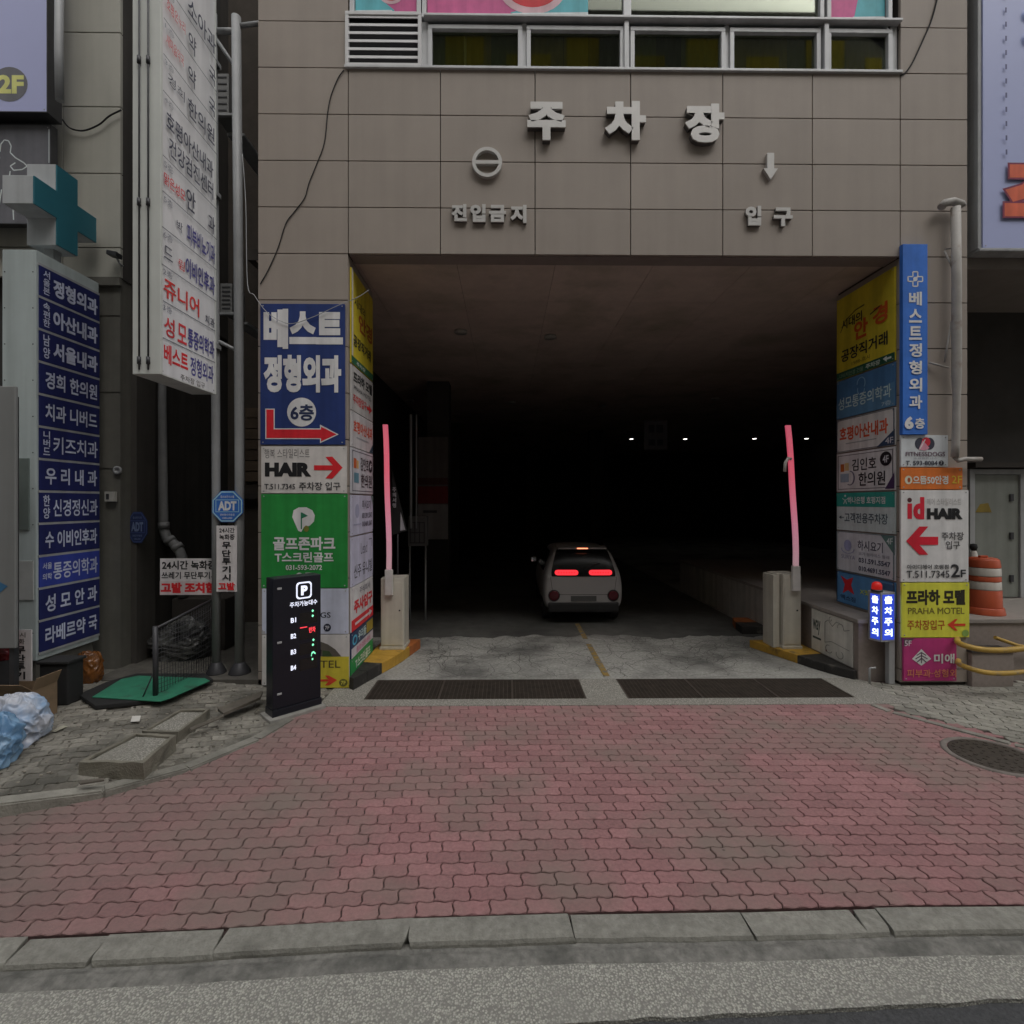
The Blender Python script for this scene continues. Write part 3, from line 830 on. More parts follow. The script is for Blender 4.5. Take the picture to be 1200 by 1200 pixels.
# posters stuck inside the upper panes
def pane_poster(name, lab, px0, px1, items, z0=None):
    x0, x1 = fx(px0, 5), fx(px1, 5)
    z1 = zc + 1.5; z0 = z0 or zc + 0.075
    signboard(name, lab, 'poster', (x0, YF + 0.066, z1), (x1 - x0, 0, 0), (0, 0, z0 - z1), (0, -1, 0), (px0, 20 - (z1 - zc) * 600 / YF, px1, 20 - (z0 - zc) * 600 / YF), 0.003, ink((150, 68, 108)), items, bev=0, group='posters on the upper panes')
TEAL, PALE, PINK2 = (66, 128, 136), (150, 160, 176), (190, 130, 136)
pane_poster('window_poster', 'pink and teal poster in the pane over the louvred vent', 415, 487,
            [('p', [(415, -112), (455, -112), (438, -10), (461, 8), (461, 14), (415, 14)], TEAL), ('p', ring_pts(457, -8, 13, 9), PINK2), ('p', ring_pts(457, -9, 9, 6), RED), ('p', [(415, 9), (458, 8), (462, 14), (415, 14)], PALE)])
pane_poster('window_poster', 'wide magenta poster with a red disc over the darker panes', 500, 690,
            [('p', [(620, -112), (690, -112), (690, 14), (602, 14), (598, 9), (640, 0)], TEAL), ('p', ring_pts(624, -20, 40, 31), PINK2), ('p', ring_pts(624, -22, 33, 25), RED), ('p', [(600, 10), (690, 8), (690, 14), (603, 14)], PALE)])
pane_poster('window_poster', 'narrow poster split pink and teal in the end pane', 976, 1041,
            [('p', [(1030, -112), (1041, -112), (1041, 14), (1004, 14)], TEAL), ('p', [(1003, 10), (1041, 9), (1041, 14), (1002, 14)], PALE)])
# vent louvre
x0, x1, z0, z1 = fx(405), fx(494), fz(81), fz(17)
t = thing('louvred_vent', 'white louvred vent panel beside the window row', 'vent', ((x0 + x1) / 2, YF, z0))
wp = pm('white_vent_paint', (0.70, 0.70, 0.70), 0.5, 0, 0.08)
m = MB().m(wp)
fw = 0.045
m.box((x0, YF - 0.03, z0), (x1, YF + 0.05, z0 + fw), 0.004); m.box((x0, YF - 0.03, z1 - fw), (x1, YF + 0.05, z1), 0.004)
m.box((x0, YF - 0.029, z0 + fw + 0.001), (x0 + fw, YF + 0.05, z1 - fw - 0.001), 0.004); m.box((x1 - fw, YF - 0.029, z0 + fw + 0.001), (x1, YF + 0.05, z1 - fw - 0.001), 0.004)
m.build('frame', t)
m = MB().m(wp)
n = 6
for k in range(n):
    z = z0 + fw + (z1 - z0 - 2 * fw) * (k + 0.65) / n
    m.obox((x0 + fw, YF - 0.02, z), (x1 - x0 - 2 * fw, 0, 0), (0, 0.010, 0.0), (0, 0.004, 0.036))
m.build('slats', t)
m = MB().m(pm('vent_dark', (0.008, 0.008, 0.009), 0.9)); m.box((x0 + fw, YF + 0.030, z0 + fw), (x1 - fw, YF + 0.040, z1 - fw)); m.build('backing', t)

# raised metal letters
letter = pm('brushed_letter_steel', (0.56, 0.55, 0.53), 0.42, 0.25, 0.08, 3)
letter_side = pm('letter_edge_dark', (0.10, 0.095, 0.09), 0.6)
def raised(name, lab, glyph_rects, depth=0.07, off=0.05):
    rs = [g[1] for g in glyph_rects]
    px = sum(r[0] + r[2] for r in rs) / (2 * len(rs)); py = max(r[3] for r in rs)
    t = thing(name, lab, 'letters', onY(px, py, YF), 'raised letters and symbols on the stone')
    for s, (a, b, c, d) in glyph_rects:
        m = MB().m(letter)
        P0, P1 = onY(a, b, YF - depth), onY(c, d, YF - depth)
        at = lambda u, v: Vector((P0.x + (P1.x - P0.x) * u, YF - depth, P0.z + (P1.z - P0.z) * v))
        extrude_text(m, s, at, (0, 0.02, 0), off)
        o = m.build('letter', t)
        m = MB().m(letter_side)
        at2 = lambda u, v: Vector((P0.x + (P1.x - P0.x) * (u * 0.985 + 0.0075), YF - depth + 0.0205, P0.z + (P1.z - P0.z) * (v * 0.985 + 0.0075)))
        extrude_text(m, s, at2, (0, depth - 0.0215, 0), off - 0.004)
        m.build('letter_return', o)
    return t
raised('raised_lettering', 'three large raised steel characters over the entrance', [('주', (618, 119, 663, 164)), ('차', (709, 118, 757, 164)), ('장', (803, 121, 849, 167))], 0.09, 0.055)
raised('raised_lettering', 'four small raised steel characters under the no-entry ring', [('진', (529, 239, 547, 259)), ('입', (551, 239, 569, 260)), ('금', (573, 240, 593, 260)), ('지', (598, 240, 617, 261))], 0.05, 0.05)
raised('raised_lettering', 'two small raised steel characters under the down arrow', [('입', (874, 241, 892, 264)), ('구', (907, 243, 929, 265))], 0.05, 0.05)
c = onY(571, 193, YF)
t = thing('no_entry_symbol', 'raised steel no-entry ring with a crossbar', 'symbol', c, 'raised letters and symbols on the stone')
m = MB().m(letter)
ro, ri = 0.20, 0.155
N_ = 40
for k in range(N_):
    a0, a1 = 2 * math.pi * k / N_, 2 * math.pi * (k + 1) / N_
    q = [(c.x + r * math.cos(a), YF - 0.06, c.z + r * math.sin(a)) for r, a in ((ro, a0), (ro, a1), (ri, a1), (ri, a0))]
    m.prism(q, (0, 0.059, 0))
m.build('ring', t)
m = MB().m(letter); m.box((c.x - ri, YF - 0.058, c.z - 0.023), (c.x + ri, YF - 0.002, c.z + 0.023)); m.build('crossbar', t)
c = onY(901, 197, YF)
k = YF / 600
ar = [(-4, -15), (4, -15), (4, 3), (8.5, 3), (0, 16), (-8.5, 3), (-4, 3)]
m = MB().m(letter); m.prism([(c.x + x * k, YF - 0.05, c.z - y * k) for x, y in ar], (0, 0.049, 0))
tag(m.build('arrow_symbol'), 'raised steel arrow pointing down at the entrance characters', 'symbol', 'raised letters and symbols on the stone')
# ================================================================ SIGNBOARDS ON THE PILLARS
def fsign(name, lab, r, col, items, t=0.028, Y=None, cat='sign', group=None, edge=None, zmin=0.05):
    Y = (YF - 0.004 - t) if Y is None else Y
    x0, y0, x1, y1 = r
    xm = (x0 + x1) / 2
    a, b = onY(x0, y0, Y).x, onY(x1, y0, Y).x
    z0, z1 = onY(xm, y0, Y).z, onY(xm, y1, Y).z
    if z1 < zmin:
        y1 = y0 + (y1 - y0) * (z0 - zmin) / (z0 - z1); z1 = zmin
    return signboard(name, lab, cat, (a, Y, z0), (b - a, 0, 0), (0, 0, z1 - z0), (0, -1, 0), (x0, y0, x1, y1), t, ink(col) if isinstance(col, tuple) else col, items, group, edge)
LG = 'signboards on the front of the pillar beside the parking counter'
fsign('clinic_sign', 'big navy sign with a red elbow arrow and white 6층 disc', (305, 356, 404, 521), (26, 40, 82), [
    ('p', [(311, 479), (322, 479), (322, 502), (375, 502), (375, 497.5), (397, 509), (375, 519.5), (375, 514.5), (311, 514.5)], (170, 165, 170)),
    ('p', [(312.2, 480), (320.8, 480), (320.8, 503.2), (376.2, 503.2), (376.2, 500), (394.5, 509), (376.2, 517.3), (376.2, 513.4), (312.2, 513.4)], (160, 28, 36), 'arrow'),
    ('p', ring_pts(353.5, 483, 17), (176, 186, 196)),
    ('t', '베스트', 309, 362, 402, 409, (172, 180, 190), 0.055), ('t', '정형외과', 309, 416, 400, 460, (172, 180, 190), 0.055),
    ('t', '6층', 340.5, 474, 368, 493, (28, 36, 60), 0.03)], group=LG)
fsign('salon_sign', 'white sign reading HAIR with a red arrow', (306, 523, 406, 578), (152, 149, 146), [
    ('t', '행복 스타일리스트', 310, 526, 363, 537, (70, 68, 68), -0.005), ('t', 'HAIR', 310.5, 542, 365, 558.5, BLACK, 0.07),
    ('p', [(368, 545.3), (390, 545.3), (381.5, 535.5), (389.5, 535), (401.5, 548), (389.5, 561), (381.5, 560.5), (390, 551), (368, 551)], (165, 28, 34), 'arrow'),
    ('t', 'T.511.7345', 310, 567, 346, 573.5, (50, 50, 52), 0.02), ('t', '주차장 입구', 350.5, 565, 399, 574.5, (40, 40, 42), 0.015)], group=LG)
P_ = [(342.5, 606), (344, 598), (350, 594.6), (359, 594.4), (366, 598), (369, 604), (368, 611), (363, 616), (356, 618), (353, 623.5), (349.5, 622)]
fsign('golf_sign', 'bright green sign with a white letter P and golf flag', (306, 579, 407, 689), (28, 100, 44), [
    ('p', P_, (165, 176, 165)), ('p', [(352.5, 600.5), (354, 600.5), (361, 604.5), (354, 607.5), (354, 620), (352.5, 620)], (28, 84, 62)), ('p', ring_pts(359, 619.5, 3, 3.6), (90, 90, 40)),
    ('t', '골프존파크', 320, 629, 393, 645, (168, 172, 166), 0.035), ('t', 'T스크린골프', 322, 647, 391, 659, (168, 172, 166), 0.028),
    ('t', '031-593-2072', 335, 662, 377.5, 668, (160, 168, 160), 0.02), ('p', ring_pts(351, 677, 5, 6), (165, 170, 165)), ('p', rect(358, 671, 368, 683), (165, 170, 165))], group=LG)
fsign('gym_sign', 'pale grey-lilac sign with black capitals half hidden by the parking counter', (307, 690, 408, 743), (140, 144, 158), [
    ('t', 'FITNESSDOGS', 322, 717.5, 387.5, 724, (34, 38, 46), 0.015), ('p', ring_pts(383.5, 735.5, 4.4, 4.6), (24, 28, 40)), ('t', '7F', 381, 733.5, 386, 737.8, WHITE, 0.02),
    ('t', '593-8084', 333, 732.5, 375, 738.5, (34, 38, 46), 0.02), ('p', [(307, 737), (312, 743), (307, 743)], (120, 120, 122))], group=LG)
fsign('motel_sign', 'white and yellow motel sign with a round photo at the foot of the pillar', (307, 744, 409, 806), (150, 148, 146), [
    ('p', [(345, 806), (345, 769.5), (409, 769.5), (409, 806)], (150, 138, 44)),
    ('p', [(345, 750.5), (372, 750.5), (384, 755), (393, 761), (400, 769.3), (345, 769.3)], (70, 66, 60)), ('p', [(357, 756), (366, 754), (377, 762), (376, 769.2), (357, 769.2)], (34, 32, 30)),
    ('p', [(378, 762), (386, 763), (390, 769.2), (378, 769.2)], (44, 58, 36)),
    ('t', 'MOTEL', 352, 774, 399, 782.5, (56, 52, 34), 0.0),
    ('p', [(372, 796), (385, 796), (381, 791.5), (385.5, 791.5), (395, 797), (386, 803), (381, 803), (385, 798.5), (372, 798.5)], (176, 52, 34), 'arrow'),
    ('p', ring_pts(402.5, 800, 5, 4.4), (72, 70, 30)), ('t', '7F', 399.6, 797.8, 405.4, 802.2, (160, 150, 60), 0.02)], group=LG)

# ---- boards on the inner faces of the entrance
def inner(name, lab, side, y0, y1, col, items, group, t=0.022, span=(0, 0, 100, 100), edge=None, Yn=None, Yb=None):
    """y0, y1: photo heights of the board's upper and lower edge at its street-side end"""
    if side == 'L':
        X = XL - 0.004 + t + 0.006
        yn, yb = Yn or 6.965, Yb or 8.08
        z0, z1 = (EYE - (p - 588) * yn / 600 for p in (y0, y1))
        return signboard(name, lab, 'sign', (X, yn, z0), (0, yb - yn, 0), (0, 0, z1 - z0), (1, 0, 0), span, t, ink(col), items, group, edge)
    X = XR + 0.004 - t - 0.006
    yn, yb = Yn or 6.965, Yb or 8.2
    dn = yn + 0.06
    z0, z1 = (EYE - (p - 588) * dn / 600 for p in (y0, y1))
    return signboard(name, lab, 'sign', (X, yb, z0), (0, yn - yb, 0), (0, 0, z1 - z0), (-1, 0, 0), span, t, ink(col), items, group, edge)
IL = 'signboards lining the inner face by the counter'
YEL = (150, 136, 36)
inner('optician_sign', 'tall yellow banner with a green foot beside the navy clinic sign', 'L', 314, 425, YEL, [
    ('p', rect(0, 92, 100, 100), (34, 74, 50)), ('t', '시대의', 12, 26, 60, 36, (40, 36, 30), 0.02), ('t', '안경', 30, 38, 95, 58, (120, 62, 24), 0.04),
    ('t', '공장직거래', 8, 67, 88, 80, (34, 34, 30), 0.03), ('t', '주차장', 20, 94, 60, 98.5, (150, 160, 150), 0.02),
    ('p', rect(0, 0, 6, 92), (155, 150, 140))], IL)
inner('motel_sign', 'white board with black motel name and small red arrow below the yellow banner', 'L', 427, 480, (140, 138, 136), [
    ('t', '프라하 모텔', 8, 10, 95, 36, BLACK, 0.045), ('t', 'PRAHA MOTEL', 10, 42, 90, 52, (70, 70, 72), 0.01), ('t', '주차장입구', 6, 62, 66, 84, (150, 44, 44), 0.02),
    ('p', [(68, 70), (80, 70), (78, 62), (94, 74), (78, 86), (80, 78), (68, 78)], (160, 36, 36), 'arrow')], IL)
inner('clinic_sign', 'white board with orange-red clinic name and cut corner, by the rose-lit arm behind the counter', 'L', 481, 523, (148, 146, 146), [
    ('p', [(100, 70), (100, 100), (80, 100)], (36, 56, 66)), ('t', '호평아산내과', 8, 22, 96, 58, (160, 62, 38), 0.03), ('p', rect(20, 68, 76, 72), (120, 124, 128))], IL)
inner('herbal_clinic_sign', 'white board with brush lettering and small colour squares, beside the HAIR sign', 'L', 524, 578, (146, 146, 150), [
    ('s', [(4, 6), (96, 6), (96, 94), (4, 94), (4, 6)], (60, 60, 66), 1.6), ('p', rect(9, 22, 20, 44), (150, 74, 40)), ('p', rect(21, 26, 30, 44), (150, 120, 80)), ('p', rect(10, 54, 30, 76), (70, 104, 116)),
    ('t', '김인호', 38, 16, 76, 46, BLACK, 0.01), ('t', '한의원', 40, 54, 92, 86, BLACK, 0.01), ('p', ring_pts(86, 32, 9, 15), (24, 24, 28)), ('t', '4F', 81, 24, 91, 40, WHITE, 0.02)], IL)
inner('phone_number_sign', 'pale board with a faint crest and grey phone numbers beside the green golf sign', 'L', 580, 628, (142, 142, 156), [
    ('p', ring_pts(24, 40, 9, 18), (120, 122, 140)), ('t', '하시요기', 46, 12, 88, 36, (60, 60, 70), 0.01), ('t', '031.591.5547', 46, 46, 94, 60, (62, 62, 72), 0.02), ('t', '010.4691.5547', 46, 68, 94, 82, (62, 62, 72), 0.02),
    ('p', [(88, 0), (100, 0), (100, 30)], (80, 92, 90)), ('p', rect(8, 72, 40, 75), (120, 122, 140))], IL)
inner('tutoring_sign', 'pale lilac board with thin dark strokes, second lowest group beside the green golf sign', 'L', 630, 688, (142, 142, 158), [
    ('t', 'Lead', 40, 16, 70, 40, (84, 84, 96), -0.005), ('t', '신주 유니빌', 10, 58, 94, 86, (46, 46, 54), 0.005), ('s', [(78, 12), (94, 12), (94, 30)], (84, 84, 96), 2.5)], IL)
inner('parking_entry_sign', 'white board with big red entry lettering and a white arrow on a red stripe', 'L', 689, 741, (150, 148, 148), [
    ('p', [(4, 40), (16, 6), (28, 18), (30, 40)], (166, 166, 170)), ('t', '주식회사', 34, 8, 84, 24, (72, 72, 82), 0.01), ('t', '주사입구', 10, 32, 96, 64, (160, 34, 38), 0.05), ('p', rect(0, 74, 100, 100), (160, 30, 36)),
    ('p', [(14, 84), (80, 84), (80, 78), (94, 87), (80, 96), (80, 90), (14, 90)], (170, 150, 150), 'arrow')], IL)
inner('pharmacy_sign', 'navy board with a blue ring and a yellow block above a white strip', 'L', 742, 772, (32, 42, 66), [
    ('p', rect(0, 62, 100, 100), (146, 142, 146)), ('p', ring_pts(14, 36, 10, 20), (60, 128, 150)), ('p', ring_pts(14, 36, 6, 12), (32, 42, 66)), ('t', '우리들', 28, 12, 64, 52, (140, 156, 176), 0.03), ('p', rect(66, 8, 98, 54), (120, 104, 38)),
    ('t', '종합검진센터', 20, 70, 84, 92, (150, 84, 110), 0.02)], IL)
inner('screen_golf_sign', 'low green board with white lettering, lowest on the inner face by the counter', 'L', 773, 793, (36, 104, 54), [('t', 'T스크린골프', 16, 20, 86, 80, (150, 166, 150), 0.03)], IL)

IR = 'signboards lining the inner face above the low terrace'
inner('optician_sign', 'big yellow board with orange and black lettering over a dark green strip, above the terrace', 'R', 312, 422, YEL, [
    ('p', rect(0, 91, 100, 100), (26, 60, 44)), ('p', [(82, 94), (88, 92.3), (88, 94.2), (95, 94.2), (95, 96.4), (88, 96.4), (88, 98.5)], (150, 160, 150), 'arrow'), ('t', '주차장', 54, 93, 78, 98.5, (140, 150, 140), 0.03), ('t', '다비치안경 건물', 6, 93.4, 50, 98.6, (90, 110, 90), 0.01),
    ('s', [(8, 42), (18, 30), (36, 24), (52, 23)], (60, 52, 26), 1.2), ('t', '시대의', 10, 28, 48, 40, (44, 40, 30), 0.02), ('t', '안', 34, 38, 58, 60, (150, 66, 24), 0.035), ('t', '경', 66, 32, 90, 54, (150, 66, 24), 0.035), ('s', [(62, 38), (78, 34)], (44, 40, 30), 1.5),
    ('t', '공장직거래', 10, 65, 90, 80, (34, 33, 28), 0.02), ('t', '1588-호시', 30, 83, 62, 88, (96, 88, 34), 0.01)], IR)
inner('clinic_sign', 'steel-blue board with pale lettering and thin curved strokes', 'R', 424, 475, (52, 84, 116), [
    ('p', [(0, 60), (100, 45), (100, 100), (0, 100)], (64, 96, 122)), ('s', ring_pts(46, 24, 7, 16, 14, 180, 400), (100, 130, 150), 1.5), ('s', ring_pts(46, 38, 6, 14, 14, 0, 200), (100, 130, 150), 1.5),
    ('t', '성모통증의학과', 4, 46, 95, 78, (140, 158, 172), 0.01), ('t', '7층', 80, 84, 95, 96, (120, 140, 150), 0.02)], IR)
inner('clinic_sign', 'white board with orange-red clinic lettering and a navy cut corner marked 4F', 'R', 477, 521, (158, 156, 154), [
    ('p', [(72, 100), (100, 58), (100, 100)], (34, 50, 72)), ('t', '호평아산내과', 6, 24, 90, 66, (165, 66, 38), 0.03), ('p', rect(18, 74, 72, 77), (120, 124, 124)), ('t', '4F', 86, 78, 98, 94, WHITE, 0.01), ('s', [(1, 2), (99, 2), (99, 98), (1, 98), (1, 2)], (44, 54, 66), 1.6)], IR)
inner('herbal_clinic_sign', 'white board with black brush lettering and a 4F disc, above the teal and white board', 'R', 523, 574, (156, 156, 160), [
    ('s', [(3, 6), (97, 6), (97, 94), (3, 94), (3, 6)], (60, 58, 66), 1.4), ('p', rect(8, 28, 15, 48), (140, 76, 32)), ('p', rect(16, 26, 24, 46), (160, 136, 96)), ('p', rect(8, 54, 24, 76), (110, 122, 134)), ('s', ring_pts(26, 66, 8, 18, 14, -90, 120), (90, 90, 104), 2.5),
    ('t', '김인호', 30, 18, 72, 48, BLACK, 0.008), ('t', '한의원', 42, 54, 86, 88, BLACK, 0.012), ('p', ring_pts(87, 26, 9, 17), (22, 22, 26)), ('t', '4F', 82.5, 18, 91.5, 35, WHITE, 0.015), ('p', [(86, 97), (100, 60), (100, 97)], (50, 36, 64))], IR)
inner('bank_parking_sign', 'teal over white board with a thin arrow for customer parking', 'R', 576, 626, (146, 156, 156), [
    ('p', rect(0, 0, 100, 37), (36, 112, 102)), ('s', ring_pts(17, 14, 5, 5, 8, 0, 180), (150, 170, 160), 1.5), ('p', ring_pts(17, 8, 1.6, 3), (150, 170, 160)), ('s', [(14, 30), (17, 19), (20, 30)], (150, 170, 160), 1.5),
    ('t', '하나은행 호평지점', 22, 11, 86, 29, (150, 172, 164), 0.025), ('t', '고객전용주차장', 16, 53, 90, 79, (62, 74, 82), 0.012), ('p', [(5, 66), (10, 61), (10, 65), (15, 65), (15, 67), (10, 67), (10, 71)], (62, 74, 82), 'arrow')], IR)
inner('phone_number_sign', 'pale board with a green 4F corner and two phone numbers', 'R', 628, 681, (150, 152, 164), [
    ('p', [(78, 0), (100, 0), (100, 44)], (70, 96, 92)), ('t', '4F', 88, 6, 97, 20, (150, 170, 164), 0.01), ('t', '하시요기', 40, 18, 82, 42, (56, 58, 72), 0.01), ('t', '요가 필라테스 발레', 42, 46, 92, 54, (96, 98, 110), 0.0), ('t', '031.591.5547', 42, 60, 94, 72, (60, 62, 76), 0.03), ('t', '010.4691.5547', 42, 80, 94, 92, (60, 62, 76), 0.03),
    ('p', ring_pts(22, 34, 7, 14), (116, 120, 146)), ('s', ring_pts(22, 42, 12, 12, 14, 0, 180), (116, 120, 146), 1.5), ('t', 'SURYA', 10, 58, 36, 68, (110, 112, 130), 0.0), ('s', [(1, 1), (99, 1), (99, 99), (1, 99), (1, 1)], (70, 84, 90), 1.4)], IR)
inner('exercise_sign', 'blue board with a red X-shaped figure behind the lit warning post', 'R', 683, 725, (62, 100, 136), [
    ('p', [(8, 12), (20, 22), (32, 10), (28, 36), (34, 64), (22, 54), (12, 68), (16, 38)], (150, 30, 36)), ('t', '엑스짐', 8, 72, 36, 88, (30, 48, 70), 0.02), ('t', 'X핏', 44, 40, 60, 56, (140, 150, 40), 0.02), ('p', rect(74, 8, 100, 92), (50, 76, 104)),
    ('s', [(1, 1), (99, 1), (99, 99), (1, 99), (1, 1)], (36, 48, 70), 1.4)], IR)

# ---- boards on the front of the pillar beside the ramp warning post
RG = 'signboards on the front of the pillar beside the lit warning post'
cr = lambda cx, cy, s: [(cx - s / 3, cy - s), (cx + s / 3, cy - s), (cx + s / 3, cy - s / 3), (cx + s, cy - s / 3), (cx + s, cy + s / 3), (cx + s / 3, cy + s / 3), (cx + s / 3, cy + s), (cx - s / 3, cy + s), (cx - s / 3, cy + s / 3), (cx - s, cy + s / 3), (cx - s, cy - s / 3), (cx - s / 3, cy - s / 3), (cx - s / 3, cy - s)]
vt = [(c, 1065, 342 + i * 20.2, 1080, 358 + i * 20.2) for i, c in enumerate('베스트정형외과')]
fsign('clinic_banner_sign', 'tall narrow blue sign with a white cross and stacked lettering', (1058, 286, 1087, 509), (40, 82, 148),
      [('s', cr(1072.5, 327, 8.5), (180, 195, 215), 1.4), ('p', ring_pts(1072.5, 327, 2.6), (180, 195, 215)), ('s', [(1070, 330), (1076, 323)], (180, 195, 215), 1.6)] +
      [('t', c, a, b, d, e, (186, 198, 216), 0.03) for c, a, b, d, e in vt] + [('t', '6', 1059.5, 488, 1070, 503, (190, 200, 218), 0.06), ('t', '층', 1071.5, 490, 1083, 502.5, (190, 200, 218), 0.03)], group=RG, t=0.06)
fsign('gym_sign', 'small white sign with a round red and dark dog emblem', (1056, 510, 1111, 547), (150, 154, 168), [
    ('p', ring_pts(1078, 520, 6, 7), (46, 48, 58)), ('p', ring_pts(1089, 520, 6, 7), (46, 48, 58)), ('p', ring_pts(1085, 518, 5, 5.5), (150, 36, 48)), ('p', [(1076, 527), (1081, 516), (1089, 525), (1084, 528)], (160, 110, 124)), ('s', [(1077, 527), (1084, 515)], (170, 170, 180), 1.2),
    ('t', 'FITNESSDOGS', 1061, 529.5, 1107, 534.8, (70, 50, 62), 0.01), ('t', '호평피트니스', 1070, 536, 1098, 538.2, (90, 90, 98), 0.0), ('t', 'T. 593-8084', 1061, 540, 1098, 545.4, (34, 36, 46), 0.02), ('p', ring_pts(1102.5, 542.6, 3, 3), (30, 32, 40)), ('t', '7', 1101.4, 540.8, 1103.6, 544.4, WHITE, 0.0)], group=RG)
fsign('optician_sign', 'orange strip sign with white lettering and yellow 2F', (1056, 548, 1128, 573.5), (176, 84, 34), [
    ('p', ring_pts(1064.5, 562.5, 4.3, 5), (186, 160, 140)), ('p', ring_pts(1065, 562.5, 1.8, 2.8), (120, 60, 30)), ('t', '으뜸50안경', 1069.5, 557.5, 1111, 567.5, (190, 168, 150), 0.03), ('t', '2F', 1115, 557.5, 1127, 566.5, (190, 134, 40), 0.005)], group=RG)
fsign('salon_sign', 'large white sign reading id HAIR with a thick red arrow', (1056, 574.5, 1135, 682), (158, 157, 156), [
    ('p', ring_pts(1065.8, 586, 2.7), (60, 30, 34)), ('p', rect(1063.3, 590, 1068.6, 608), (176, 26, 42)), ('t', 'd', 1070, 582.5, 1083, 608.5, (176, 26, 42), 0.055),
    ('t', '헤어 스타일리스트', 1086, 584, 1126, 592, (110, 108, 106), -0.008), ('t', 'HAIR', 1086, 595.5, 1128, 608.5, BLACK, 0.07),
    ('p', [(1061.5, 634), (1077, 617), (1087.5, 617), (1077, 629), (1099, 629), (1099, 638.5), (1077, 638.5), (1087.5, 650), (1077, 650)], (166, 26, 40), 'arrow'),
    ('t', '주차장', 1103, 623.5, 1129, 633, (60, 60, 62), 0.015), ('t', '입구', 1108, 634, 1124.5, 643.5, (60, 60, 62), 0.015),
    ('t', '아이디헤어 호평점', 1062.5, 661.5, 1111, 667, (50, 50, 52), 0.02), ('t', 'T.511.7345', 1062, 668.5, 1112, 677, (44, 44, 46), 0.01), ('t', '2', 1113.5, 661, 1124, 676.5, (36, 36, 38), 0.02), ('t', 'F', 1125, 667.5, 1131, 676.5, (36, 36, 38), 0.02)], group=RG)
fsign('motel_sign', 'bright yellow motel sign with red arrow above a magenta sign', (1057, 683, 1136, 747), (172, 160, 52), [
    ('t', '프라하 모텔', 1062, 691, 1131, 709, (34, 32, 22), 0.05), ('t', 'PRAHA MOTEL', 1064, 712, 1130, 719.5, (84, 78, 34), 0.008), ('t', '주차장입구', 1063, 726.5, 1107, 738, (126, 62, 24), 0.012),
    ('p', [(1110, 732), (1119, 725.5), (1122, 725.5), (1117.5, 730.8), (1131, 730.8), (1131, 733.6), (1117.5, 733.6), (1122, 739), (1119, 739)], (170, 46, 30), 'arrow'), ('p', ring_pts(1131, 742, 4), (96, 120, 60))], group=RG)
fsign('skin_clinic_sign', 'magenta sign with a pale diamond emblem at the foot of the pillar', (1059, 748, 1121, 798), (132, 40, 86), [
    ('p', [(1059, 748), (1072, 748), (1059, 758)], (70, 50, 60)), ('t', '5F', 1060, 750.5, 1068, 757, (170, 150, 160), 0.01), ('p', [(1079.5, 760.5), (1091, 772), (1079.5, 780), (1068.5, 772)], (178, 170, 176)),
    ('s', [(1074, 768), (1079.5, 764.5), (1085, 768)], (60, 50, 60), 1.1), ('s', [(1072.5, 772), (1079.5, 768), (1086.5, 772)], (60, 50, 60), 1.1), ('s', [(1079.5, 764), (1079.5, 777)], (60, 50, 60), 1.1), ('s', [(1074, 776), (1079.5, 771), (1085, 776)], (60, 50, 60), 1.1),
    ('t', '미애', 1094, 766, 1118, 777.5, (180, 164, 172), 0.03), ('t', '피부과·성형외', 1062.5, 784, 1120, 793.5, (180, 96, 70), 0.012)], group=RG)
# ================================================================ BARRIERS, COUNTER, WARNING POST, CAR
def smooth_poly(pts, n=5):
    out = []
    P = [pts[0]] + pts + [pts[-1]]
    for i in range(1, len(P) - 2):
        p0, p1, p2, p3 = (Vector(p) for p in P[i - 1:i + 3])
        for k in range(n):
            t = k / n
            out.append(0.5 * ((2 * p1) + (p2 - p0) * t + (2 * p0 - 5 * p1 + 4 * p2 - p3) * t * t + (3 * p1 - p0 - 3 * p2 + p3) * t ** 3))
    out.append(Vector(pts[-1]))
    return out
def island(name, lab, inner_pts, outer_pts, cols, h=0.15):
    """low painted kerb between two edge lines, in stretches of alternating paint"""
    a, b = smooth_poly(inner_pts), smooth_poly(outer_pts)
    m = MB()
    n = len(a) - 1; k = len(cols)
    for j, c in enumerate(cols):
        m.m(c)
        i0, i1 = round(n * j / k), round(n * (j + 1) / k)
        pts = [Vector((*p.xy, 0.0)) for p in a[i0:i1 + 1]] + [Vector((*p.xy, 0.0)) for p in reversed(b[i0:i1 + 1])]
        m.prism(pts, (0, 0, h), 0.012)
    return tag(m.build(name), lab, 'kerb', 'painted kerbs beside the ramp')
orange = pm('orange_paint_worn', (0.42, 0.13, 0.035), 0.6, 0, 0.25, 6, 0.2, 40, stain=((0.12, 0.08, 0.05), 5, 0.55, 0.72))
island('painted_kerb', 'curved black and yellow kerb under the barrier by the lined green sign', [(XL + 0.03, 6.86, 0), (XL + 0.03, 7.4, 0), (XL + 0.03, 8.0, 0), (XL + 0.03, 8.75, 0)],
       [(XL + 0.10, 6.80, 0), (XL + 0.28, 7.35, 0), (-1.64, 7.95, 0), (-1.46, 8.75, 0)], [black_paint, black_paint, yellow_paint, yellow_paint, orange], 0.16)
XW = XT - 0.012
island('painted_kerb', 'black and yellow kerb along the low terrace wall by the warning post', [(XW, 7.14, 0), (XW, 7.6, 0), (XW, 8.2, 0), (XW, 8.75, 0)],
       [(XW - 0.05, 7.12, 0), (4.62, 7.55, 0), (4.42, 8.1, 0), (4.18, 8.75, 0)], [black_paint, black_paint, yellow_paint, yellow_paint], 0.13)
